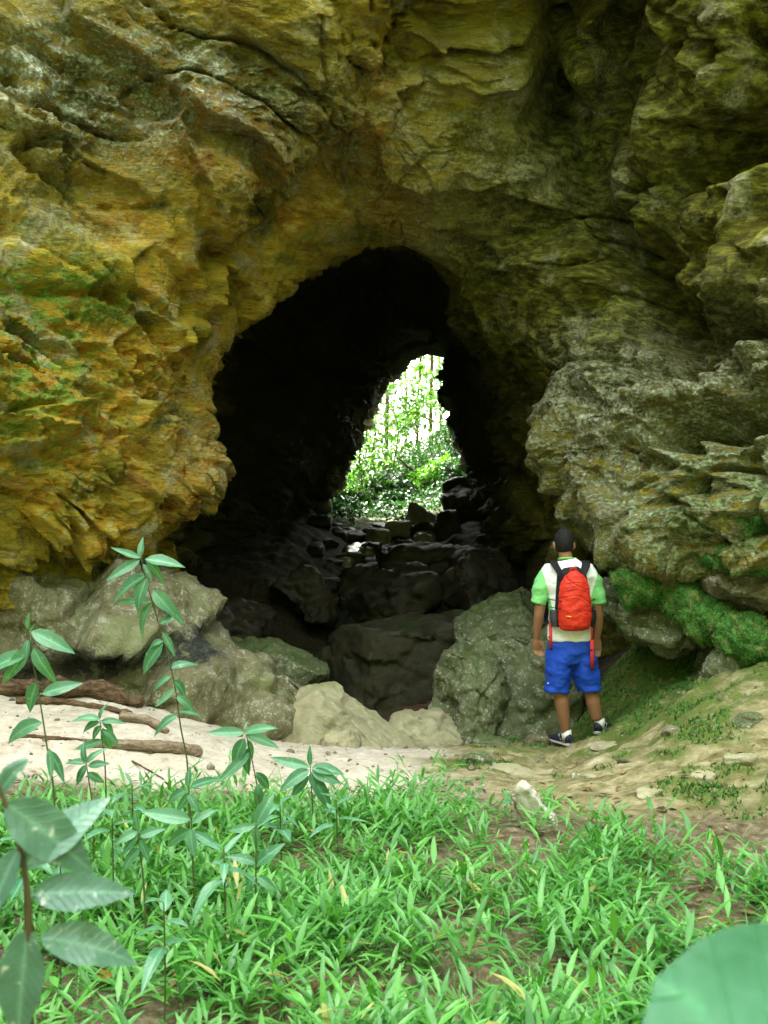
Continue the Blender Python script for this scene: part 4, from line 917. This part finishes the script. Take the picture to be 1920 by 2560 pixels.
sapling([(1290, 2010), (1270, 1985)], 5.0, [], 'tiny seedling beside the upright white stone', seed=10, auto=5, alen=0.07)
for k, (u, v, d, n_, al, lb) in enumerate([(60, 2060, 3.2, 8, 0.15, 'leafy seedling behind the top of the big blotched plant'), (150, 2120, 3.0, 7, 0.13, 'seedling with pointed leaves between the blotched plant and the greyish sapling'),
        (330, 1960, 4.0, 7, 0.13, 'seedling at the sand edge in front of the grey stick'), (560, 2120, 3.3, 7, 0.13, 'seedling between the broad leaved and the pale leaved saplings'),
        (700, 2010, 4.1, 8, 0.14, 'seedling beside the bushy dark blue green sapling'), (840, 2000, 4.2, 6, 0.11, 'short seedling in the grass below the pale sloping boulder'), (410, 2260, 2.8, 6, 0.12, 'broad seedling deep in the grass right of the blotched plant'),
        (280, 2010, 3.6, 7, 0.13, 'seedling in the grass under the star shaped sapling')]):
    x, y, z = P(u, v, d); g_ = gz(x, y); vb = 1280 + (CAMZ - g_) / d * F
    sapling([(u + 6, vb), (u + 3, (v + vb) / 2), (u, v)], d, [], lb, seed=30 + k, auto=n_, alen=al)
# the big plant standing close on the left
sapling([(120, 3400), (95, 2900), (76, 2560), (74, 2400), (70, 2250), (52, 2130), (20, 2030), (-8, 1950)], 1.25,
        [(12, 2005, 255, 2180, 0.1), (60, 2165, 275, 1965, 0.3), (78, 2235, 340, 2218, 0.0), (100, 2345, 370, 2365, 0.1), (70, 2320, 30, 2640, -0.2), (48, 2120, -60, 2330, -0.3), (10, 1990, -70, 1900, 0.2),
         (0, 1960, 60, 1880, 0.2), (76, 2560, -80, 2700, -0.1), (0, 1980, 50, 1900, -0.4), (20, 2030, 90, 2090, 0.5)],
        'big plant with large white blotched leaves and a bare brown stem', mats=BIGL, stemmat=BSTEM, name='plant', seed=21, r0=0.006, r1=0.003, group=None)
# the round soft leaf close on the right
nl = add('plant', None, loc=(0.34, 0.80, gz(0.34, 0.80)))
tag(nl, 'plant with one huge soft round green leaf', 'plant')
NL = leaf_mesh('leaf', NEAR, 0.98, 0.18, 0.10, 0.0, n=24, round_=1.0, wave=0.03, seed=2)
b = P(2300, 2960, 0.60); t = P(1660, 2390, 0.66)
put_leaf(NL, nl, b, t, (0.15, -0.80, 0.62))
add('stem', stem_mesh('stem', [tuple(nl.location), (0.36, 0.76, 0.5), (0.33, 0.68, 0.95), b], 0.006, 0.003, STEM, nl.location), nl)

# grass: short bamboo-like shoots with lance shaped blades
def blades(b, d, L, wd, nh, bend):
    """arrays of base, direction, length, width, normal hint -> verts (5 per blade), faces"""
    sd = np.cross(d, nh); sd /= np.linalg.norm(sd, axis=1)[:, None] + 1e-9
    nn = np.cross(sd, d)
    L = L[:, None]; wd = wd[:, None]; bend = bend[:, None]
    c1 = b + d * L * 0.38 - nn * L * 0.02
    l1 = c1 - sd * wd * 0.5 + nn * wd * 0.22; r1 = c1 + sd * wd * 0.5 + nn * wd * 0.22
    c2 = b + d * L * 0.72 - nn * L * bend * 0.4
    l2 = c2 - sd * wd * 0.34 + nn * wd * 0.12; r2 = c2 + sd * wd * 0.34 + nn * wd * 0.12
    tp = b + d * L - nn * L * bend
    V = np.stack([b, l1, c1, r1, l2, c2, r2, tp], 1)
    n = len(b); o = (np.arange(n) * 8)[:, None]
    T = np.concatenate([o + np.array([0, 2, 1]), o + np.array([0, 3, 2]), o + np.array([4, 5, 7]), o + np.array([5, 6, 7])])
    Q = np.concatenate([o + np.array([1, 2, 5, 4]), o + np.array([2, 3, 6, 5])])
    return V.reshape(-1, 3), T, Q
r = np.random.default_rng(55)
n0 = 25000
gy_ = 1.35 + 4.8 * r.random(n0) ** 1.25
gx_ = (r.random(n0) - 0.5) * 2 * (0.44 * gy_ + 1.15)
lim_ = 5.75 - 0.30 * sst(-1.2, -2.4, gx_) - 1.55 * sst(0.2, 1.8, gx_)
cl_ = fbm(np.stack([gx_ * 1.7, gy_ * 1.7, 0 * gx_], 1) + 60, 3)
dens = (1 - sst(-0.55, 0.15, gy_ - lim_ + 0.7 * cl_)) * (0.22 + 0.78 * sst(-0.32, 0.28, cl_))
bare = np.exp(-(((gx_ - 1.15) / 0.26) ** 2 + ((gy_ - 3.75) / 0.50) ** 2)) + np.exp(-(((gx_ - 0.62) / 0.20) ** 2 + ((gy_ - 4.5) / 0.35) ** 2)) + 0.8 * np.exp(-(((gx_ + 0.75) / 0.35) ** 2 + ((gy_ - 2.9) / 0.25) ** 2))
bare += 1.2 * np.exp(-(((gx_ - 0.74) / 0.16) ** 2 + ((gy_ - 4.75) / 0.35) ** 2))
dens *= 1 - 0.92 * np.clip(bare, 0, 1)
dens *= np.clip(0.30 + 0.26 * (gy_ - 1.7), 0.3, 1.0)
keep = r.random(n0) < dens
gx_, gy_ = gx_[keep], gy_[keep]; ns_ = len(gx_)
root = np.stack([gx_, gy_, ground_z(gx_, gy_) - 0.004], 1)
hgt = r.uniform(0.05, 0.19, ns_) * (0.75 + 0.25 * sst(5.6, 3.5, gy_))
ldir = np.stack([r.normal(0, 0.35, ns_), r.normal(-0.1, 0.35, ns_), np.ones(ns_)], 1); ldir /= np.linalg.norm(ldir, axis=1)[:, None]
top = root + ldir * hgt[:, None]
VV, TT, QQ, RN, VE, off = [], [], [], [], [], 0
az0 = r.uniform(0, 6.28, ns_)
srnd = np.clip(r.normal(0.42, 0.28, ns_), 0, 1.5)
for k in range(5):
    f = 0.35 + 0.65 * k / 4
    az_ = az0 + k * math.pi + r.normal(0, 0.5, ns_)
    el_ = 0.15 + 0.55 * f + r.normal(0, 0.25, ns_)
    d = np.stack([np.cos(az_) * np.cos(el_), np.sin(az_) * np.cos(el_), np.sin(el_)], 1)
    L = r.uniform(0.045, 0.145, ns_) * (0.8 + 0.2 * f); wd = L * r.uniform(0.12, 0.21, ns_)
    v, T, Q = blades(root + ldir * (hgt * f)[:, None], d, L, wd, np.stack([0 * L, 0 * L - 0.05, 0 * L + 1], 1), r.uniform(0.02, 0.25, ns_))
    VV.append(v); TT.append(T + off); QQ.append(Q + off); off += len(v)
    RN.append(np.repeat(np.clip(srnd + r.normal(0, 0.18, ns_) + 0.25 * (f - 0.6), 0, 1.6), 8)); VE.append(np.tile([0, 0, 0.35, 0, 0, 0.3, 0, 0.0], ns_))
# thin long arching blades among them
ii = r.integers(0, ns_, 1100); az_ = r.uniform(0, 6.28, 1100); el_ = r.uniform(0.5, 1.2, 1100)
d = np.stack([np.cos(az_) * np.cos(el_), np.sin(az_) * np.cos(el_), np.sin(el_)], 1); L = r.uniform(0.12, 0.27, 1100)
v, T, Q = blades(root[ii] + r.normal(0, 0.02, (1100, 3)) * [1, 1, 0], d, L, L * 0.03, np.tile([0, -0.05, 1.0], (1100, 1)), r.uniform(0.05, 0.45, 1100))
VV.append(v); TT.append(T + off); QQ.append(Q + off); off += len(v); RN.append(np.repeat(np.clip(r.normal(0.6, 0.3, 1100), 0, 1.6), 8)); VE.append(np.zeros(8800))
# the thin stalks: three sided
sw = 0.0011
st = np.stack([root + [sw, 0, 0], root + [-sw, sw, 0], root + [-sw, -sw, 0], top + [sw * 0.5, 0, 0], top + [-sw * 0.5, sw * 0.5, 0], top + [-sw * 0.5, -sw * 0.5, 0]], 1).reshape(-1, 3)
o6 = (np.arange(ns_) * 6)[:, None] + off
QQ.append(np.concatenate([o6 + np.array(a_) for a_ in ([0, 1, 4, 3], [1, 2, 5, 4], [2, 0, 3, 5])])); VV.append(st)
RN.append(np.repeat(srnd, 6)); VE.append(np.zeros(ns_ * 6))
me = mesh_np('grass', np.vstack(VV), [np.vstack(TT), np.vstack(QQ)], GRASS, True, dict(rnd=np.concatenate(RN), vein=np.concatenate(VE)))
tag(add('grass', me), 'bright green lance leaved grass covering the foreground', 'grass', None, 'stuff')
print('grass stems', ns_)
# short moss and creeping plants on the right-hand bank
nm = 60000
mx_ = r.uniform(0.5, 3.6, nm); my_ = r.uniform(5.0, 9.3, nm)
mn = fbm(np.stack([mx_ * 0.9, my_ * 0.9, 0 * mx_], 1) + 21, 4); mn2 = fbm(np.stack([mx_ * 3, my_ * 3, 0 * mx_], 1) + 5, 3)
w_ = sst(0.15, 0.65, mn * 0.8 + 0.5 * mn2 + 0.75 * sst(1.5, 2.1, mx_) * sst(6.3, 7.0, my_) - 0.10)
kp = r.random(nm) < w_ * 0.8; mx_, my_ = mx_[kp], my_[kp]
mb = np.stack([mx_, my_, ground_z(mx_, my_)], 1); nmn = np.tile([0.0, -0.2, 1.0], (len(mb), 1))
v, T = pelt(mb, nmn, len(mb) * 2, 0.026, 5, 0.5)
tag(add('moss_carpet', mesh_np('moss_carpet', v, T, MOSS)), 'short green moss spread over the right hand bank', 'moss', None, 'stuff')
# leaf litter
LIT = NT('dead_leaf'); rn = LIT.attr('rnd')
LIT = LIT.done(LIT.ramp(rn, [(0.0, (0.06, 0.035, 0.018)), (0.45, (0.17, 0.10, 0.045)), (0.8, (0.34, 0.25, 0.13)), (1.0, (0.42, 0.14, 0.03))]), 0.8, None, 0.2)
nl_ = 3600
ly = 1.7 + 4.2 * r.random(nl_) ** 1.1; ly[3000:] = r.uniform(5.5, 7.3, 600); lx = (r.random(nl_) - 0.5) * 2 * (0.44 * ly + 1.0)
a_ = r.uniform(0, 6.28, nl_); d = np.stack([np.cos(a_), np.sin(a_), r.normal(0.05, 0.15, nl_)], 1); d /= np.linalg.norm(d, axis=1)[:, None]
L = r.uniform(0.02, 0.075, nl_); L[3000:] *= 0.45
v, T, Q = blades(np.stack([lx, ly, ground_z(lx, ly) + 0.008], 1), d, L, L * r.uniform(0.12, 0.5, nl_), np.stack([r.normal(0, 0.3, nl_), r.normal(0, 0.3, nl_), np.ones(nl_)], 1), r.uniform(-0.2, 0.2, nl_))
tag(add('leaf_litter', mesh_np('leaf_litter', v, [T, Q], LIT, True, dict(rnd=np.repeat(r.random(nl_) * 0.93, 8)))), 'dry brown leaf litter between the grass shoots', 'leaf litter', None, 'stuff')
ORL = leaf_mesh('dead_leaf', LIT, 0.45, 0.3, 0.25, 0.2, wave=0.2); ORL.attributes['rnd'].data.foreach_set('value', np.full(len(ORL.vertices), 1.0, np.float32))
for u0_, v0_, u1_, v1_, lb in [(1590, 2420, 1640, 2350, 'curled orange dead leaf beside the huge round leaf'), (1560, 2370, 1530, 2400, 'small rust coloured dead leaf in the grass by the curled orange one'), (262, 2480, 285, 2420, 'brownish dead leaf lying at the foot of the grass below the blotched plant')]:
    x, y, z = on_ground(u0_, v0_); x2, y2, z2 = on_ground(u1_, v1_)
    e = add('dead_leaf', ORL); dv = Vector((x2 - x, y2 - y, 0.03)); Lg = max(0.05, dv.length * 0.6); dv.normalize()
    xx = dv.cross(Vector((0, -0.4, 1))).normalized(); m = Matrix((xx, dv, xx.cross(dv))).transposed().to_4x4(); m.translation = Vector((x, y, z + 0.03))
    e.matrix_world = m @ Matrix.Scale(Lg, 4); tag(e, lb, 'leaf')
# ------------------------------------------------------------------ logs and sticks
def bark(name, a, b, cc):
    m = NT(name); p = m.mapping(m.obj(), (3, 14, 14)); n = m.noise(p, 3, 6, 0.7, 0.4); n2 = m.noise(m.obj(), 60, 4, 0.6)
    return m.done(m.ramp(n, [(0.32, a), (0.5, b), (0.7, cc)]), 0.85, m.bump(m.math('ADD', n, m.math('MULTIPLY', n2, 0.3)), 0.02, 0.9), 0.2)
BARK = bark('rotten_bark', (0.035, 0.022, 0.014), (0.115, 0.070, 0.040), (0.27, 0.185, 0.11))
GREYW = bark('weathered_wood', (0.10, 0.070, 0.045), (0.24, 0.18, 0.125), (0.40, 0.32, 0.24))
CHAR = bark('charred_wood', (0.012, 0.010, 0.008), (0.060, 0.030, 0.018), (0.16, 0.085, 0.050))
TRUNK = bark('forest_trunk', (0.020, 0.018, 0.012), (0.060, 0.052, 0.032), (0.13, 0.115, 0.075))
def log(pts, r0, r1, mat, label, seed, name='log', cat='log', jag=0.25, flat=1.0):
    pts = catmull(np.array(pts, float), [14] * (len(pts) - 1)); loc = pts[0].copy()
    rad = np.linspace(r0, r1, len(pts)); rad[0] *= 0.7; rad[-1] *= 0.7
    v, q, t = tube(pts - loc, [(x, x * flat) for x in rad], 20, up=(0, 0, 1))
    n = vnormals(v, np.vstack([q, np.c_[t, t[:, :1]]]))
    v = v + n * (r0 * jag * fbm(v * [6, 6, 6] / (r0 * 12) + seed, 4))[:, None] + n * (r0 * 0.12 * fbm(v / r0 * 2.5, 3))[:, None]
    o = add(name, mesh_np(name, v, [q, t], mat), loc=loc); tag(o, label, cat); return o
def og(u, v, h=0.0):
    x, y, z = on_ground(u, v); return (x, y, z + h)
log([og(-60, 1738, 0.06), og(60, 1742, 0.07), og(190, 1745, 0.07), og(290, 1752, 0.05), og(352, 1770, 0.03)], 0.085, 0.050, BARK, 'broken rotten log with torn brown bark on the sand', 1, jag=0.6, flat=0.7)
log([og(40, 1760, 0.02), og(150, 1762, 0.02), og(330, 1790, 0.02)], 0.028, 0.018, BARK, 'thin bark strip lying in front of the broken rotten log', 2, 'bark_strip', 'bark', jag=0.5)
log([og(215, 1868, 0.02), og(330, 1876, 0.03), og(420, 1880, 0.03), og(500, 1890, 0.025)], 0.030, 0.040, GREYW, 'smooth grey stick with a blunt end lying on the sand', 3, 'stick', 'stick', jag=0.25)
log([og(300, 1800, 0.02), og(370, 1812, 0.03), og(420, 1835, 0.01)], 0.036, 0.022, GREYW, 'short pale stick half sunk in the sand', 4, 'stick', 'stick')
log([og(50, 1845, 0.01), og(120, 1850, 0.015), og(240, 1858, 0.01)], 0.016, 0.010, BARK, 'thin dark twig lying on the sand behind the grey stick', 5, 'twig', 'twig')
log([og(330, 1905, 0.005), og(365, 1925, 0.008), og(410, 1950, 0.005)], 0.006, 0.004, BARK, 'very thin curved twig on the sand before the grey stick', 6, 'twig', 'twig')
log([P(955, 1812, 9.2), P(1010, 1795, 9.3), P(1085, 1762, 9.5)], 0.075, 0.060, CHAR, 'charred dark log jammed between the stones in the pit', 7, jag=0.5)
log([og(700, 2080, 0.01), og(800, 2140, 0.012), og(900, 2150, 0.01)], 0.006, 0.004, GREYW, 'bare pale twig among the grass', 8, 'twig', 'twig')
log([og(1500, 2335, 0.01), og(1580, 2330, 0.015), og(1650, 2345, 0.01)], 0.012, 0.008, GREYW, 'pale broken twig on the bare gap near the round leaf', 9, 'twig', 'twig')
log([P(1060, 1190, 22), P(1018, 1166, 22), P(1003, 1150, 22), P(985, 1142, 22)], 0.030, 0.012, TRUNK, 'curved dead branch arching over the forest undergrowth', 11, 'branch', 'branch')
# ------------------------------------------------------------------ trickle of water in the passage
wm = NT('water'); wn_ = wm.noise(wm.geo(), 9, 4, 0.6)
WATER = wm.done((0.02, 0.024, 0.022), 0.06, wm.bump(wn_, 0.04, 0.6), 0.6)
wy = np.linspace(10.6, 18.6, 90); wx = np.interp(wy, [10.6, 12, 13.5, 15.5, 17, 18.6], [-0.55, -0.55, -0.56, -0.52, -0.50, 0.2]) + 0.08 * np.sin(wy * 3)
ww = 0.11 + 0.07 * np.sin(wy * 2.3) + 0.04 * np.sin(wy * 5.1)
rows = np.stack([np.stack([wx + s_ * ww, wy, 0 * wy], 1) for s_ in (-1, -0.33, 0.33, 1)], 1)
zz = np.maximum.reduce([ground_z(rows[:, j, 0], rows[:, j, 1]) for j in range(4)]) + 0.02
rows[:, :, 2] = zz[:, None] - np.array([0.05, 0, 0, 0.05])
tag(add('stream', mesh_np('stream', rows.reshape(-1, 3), grid_faces(90, 4), WATER)), 'narrow glinting trickle of water running through the cave', None, None, 'structure')
# ------------------------------------------------------------------ forest beyond the far opening
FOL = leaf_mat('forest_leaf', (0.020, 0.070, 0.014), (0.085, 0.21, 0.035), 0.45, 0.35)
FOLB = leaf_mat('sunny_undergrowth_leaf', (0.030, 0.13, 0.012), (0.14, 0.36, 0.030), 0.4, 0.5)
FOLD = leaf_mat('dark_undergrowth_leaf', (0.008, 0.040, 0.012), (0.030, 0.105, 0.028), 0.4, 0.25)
def leaf_cloud(centres, radii, count, size, seed, flatten=0.6):
    r = np.random.default_rng(seed); i = r.integers(0, len(centres), count)
    g_ = r.normal(size=(count, 3)); g_ /= np.linalg.norm(g_, axis=1)[:, None]
    p = np.array(centres)[i] + g_ * (np.array(radii)[i] * r.random(count) ** 0.45)[:, None] * [1, 1, flatten]
    d = r.normal(size=(count, 3)); d[:, 2] -= 0.3; d /= np.linalg.norm(d, axis=1)[:, None]
    nh = r.normal(size=(count, 3)) * 0.6 + [0, 0, 1]
    sd = np.cross(d, nh); sd /= np.linalg.norm(sd, axis=1)[:, None] + 1e-9
    L = (size * r.uniform(0.6, 1.4, count))[:, None]
    v = np.stack([p, p + d * L * 0.5 - sd * L * 0.24, p + d * L, p + d * L * 0.5 + sd * L * 0.24], 1).reshape(-1, 3)
    return v, np.arange(count * 4).reshape(-1, 4), np.repeat(np.clip(r.normal(0.4, 0.25, count), 0, 1), 4)
def tree(x, y, h, r0, seed, label, leaves=2600, crown=1.3, low=0.25, lean=0.0):
    r = random.Random(seed); z0 = gz(x, y) - 0.1
    root = add('tree', None, loc=(x, y, z0)); tag(root, label, 'tree', 'trees beyond the far opening')
    tp = [(lean * h * (k / 6) ** 1.3 + r.uniform(-0.08, 0.08) * (k > 0), r.uniform(-0.08, 0.08) * (k > 0), h * k / 6) for k in range(7)]
    parts = [tube(catmull(np.array(tp), [4] * 6), list(np.linspace(r0, r0 * 0.3, len(catmull(np.array(tp), [4] * 6)))), 10)]
    cs, rs = [], []
    for k in range(11):
        f = low + (1 - low) * ((k + 0.5) / 11) ** 1.7; b = np.array((lean * h * f ** 1.3, 0, h * f)); a = r.uniform(0, 6.28); L = crown * r.uniform(0.5, 1.1) * (1.1 - 0.35 * f)
        e = b + np.array((math.cos(a) * L, math.sin(a) * L, r.uniform(0.1, 0.6) * L)); m_ = (b + e) / 2 + (0, 0, 0.08)
        parts.append(tube([b, m_, e], [r0 * 0.35, r0 * 0.22, r0 * 0.1], 6)); cs += [e, m_]; rs += [crown * r.uniform(0.35, 0.6), crown * 0.3]
    add('trunk', plain('trunk', parts, TRUNK), root)
    v, q, rn_ = leaf_cloud(cs, rs, leaves, 0.16, seed)
    add('crown', mesh_np('crown', v, q, FOL, False, dict(rnd=rn_, vein=np.zeros(len(v)))), root)
TL = 'slender leafy tree standing beyond the far opening'
for k, (u, d, h, r0, lean, lv) in enumerate([(963, 25, 11, 0.085, 0.0, 1800), (1050, 26, 12, 0.06, 0.0, 2400), (1078, 28, 12, 0.09, 0.0, 2400), (1126, 24, 10, 0.07, 0.0, 1500), (875, 27, 10, 0.07, 0.0, 1500),
                                             (915, 33, 12, 0.07, 0.0, 1800), (1010, 40, 13, 0.09, 0.01, 1800), (1150, 32, 13, 0.12, -0.01, 2400), (800, 30, 11, 0.1, 0.0, 2400), (1260, 30, 12, 0.1, 0.0, 2400),
                                             (700, 28, 11, 0.1, 0.02, 2000), (840, 42, 14, 0.12, 0.0, 2400), (1100, 46, 14, 0.12, 0.0, 2000), (940, 52, 13, 0.12, 0, 2000), (1350, 36, 13, 0.12, 0, 2400), (600, 36, 13, 0.12, 0, 2400)]):
    d += 1.5; x = (u - 960) / F * d
    tree(x, d, h, r0 * 0.72, 200 + k, TL, int(lv * 0.62), 1.0 + 0.02 * d, 0.12, lean)
for k, (u, d, h) in enumerate([(840, 21, 3.2), (868, 22, 3.6), (905, 21.4, 2.6), (930, 23, 3.8), (985, 23.5, 3.0), (1035, 23, 3.4), (1100, 22.6, 3.2), (1145, 22, 3.6), (1000, 27, 5), (890, 26, 5)]):
    d += 1.4
    tree((u - 960) / F * d, d, h, 0.022, 260 + k, 'thin young tree with sparse leaves beyond the far opening', 300, 0.55, 0.15, 0.02)
def bush(x, y, w, h, mat, seed, label, count=1200, size=0.10, z0=None):
    r = random.Random(seed); g0 = gz(x, y) if z0 is None else z0
    root = add('bush', None, loc=(x, y, g0)); tag(root, label, 'bush', 'undergrowth beyond the far opening')
    cs, rs, parts = [], [], []
    for k in range(9):
        a = r.uniform(0, 6.28); q_ = r.random() ** 0.5 * w * 0.5
        e = np.array((math.cos(a) * q_, math.sin(a) * q_, h * r.uniform(0.35, 0.95)))
        parts.append(tube([(0.02 * k - 0.08, 0, -0.1), e * (0.5, 0.5, 0.55), e], [0.015, 0.011, 0.006], 6)); cs.append(e); rs.append(w * r.uniform(0.22, 0.34))
    add('stem', plain('stem', parts, TRUNK), root)
    v, q, rn_ = leaf_cloud(cs, rs, count, size, seed, 0.8)
    v[:, 2] = np.maximum(v[:, 2], -0.02)
    add('crown', mesh_np('crown', v, q, mat, False, dict(rnd=rn_, vein=np.zeros(len(v)))), root)
BD, BM, BB = 'dark glossy bush on the slope beyond the far opening', 'mid green leafy bush beyond the far opening', 'sunlit yellow green bush beside the stones of the far opening'
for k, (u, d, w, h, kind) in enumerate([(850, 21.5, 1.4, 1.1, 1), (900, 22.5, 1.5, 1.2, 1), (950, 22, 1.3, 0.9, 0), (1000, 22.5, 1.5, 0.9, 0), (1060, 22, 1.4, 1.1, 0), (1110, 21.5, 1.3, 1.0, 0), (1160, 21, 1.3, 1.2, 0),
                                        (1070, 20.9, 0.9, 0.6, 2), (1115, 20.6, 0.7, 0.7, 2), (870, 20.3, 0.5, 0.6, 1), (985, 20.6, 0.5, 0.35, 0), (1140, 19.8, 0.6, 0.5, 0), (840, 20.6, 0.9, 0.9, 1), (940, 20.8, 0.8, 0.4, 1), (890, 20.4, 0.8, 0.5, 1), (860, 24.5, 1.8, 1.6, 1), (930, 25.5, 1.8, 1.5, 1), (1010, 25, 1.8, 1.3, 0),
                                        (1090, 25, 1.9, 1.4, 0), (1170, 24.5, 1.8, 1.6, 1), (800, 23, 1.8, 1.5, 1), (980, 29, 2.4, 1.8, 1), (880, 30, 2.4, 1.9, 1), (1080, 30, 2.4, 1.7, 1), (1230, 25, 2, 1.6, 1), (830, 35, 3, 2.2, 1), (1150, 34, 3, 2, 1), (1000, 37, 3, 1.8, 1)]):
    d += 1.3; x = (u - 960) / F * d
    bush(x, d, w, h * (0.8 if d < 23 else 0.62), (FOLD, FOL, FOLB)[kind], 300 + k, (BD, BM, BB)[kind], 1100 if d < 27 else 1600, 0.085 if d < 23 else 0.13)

# low ground cover under the bushes
r = np.random.default_rng(91); nc = 11000
cx_ = r.uniform(-3.5, 4.5, nc); cy_ = 18.9 + 12 * r.random(nc) ** 1.6
cn_ = fbm(np.stack([cx_ * 0.9, cy_ * 0.9, 0 * cx_], 1) + 7, 3); kp = r.random(nc) < sst(-0.45, 0.1, cn_ + 0.6 * sst(19.2, 20.5, cy_)); cx_, cy_ = cx_[kp], cy_[kp]; nc = len(cx_)
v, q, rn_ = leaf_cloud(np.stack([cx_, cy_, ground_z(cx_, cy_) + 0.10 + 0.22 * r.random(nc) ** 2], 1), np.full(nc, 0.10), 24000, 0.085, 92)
tag(add('ground_cover', mesh_np('ground_cover', v, q, FOLD, False, dict(rnd=rn_, vein=np.zeros(len(v))))), 'low leafy ground cover on the slope beyond the far opening', 'ground cover', None, 'stuff')
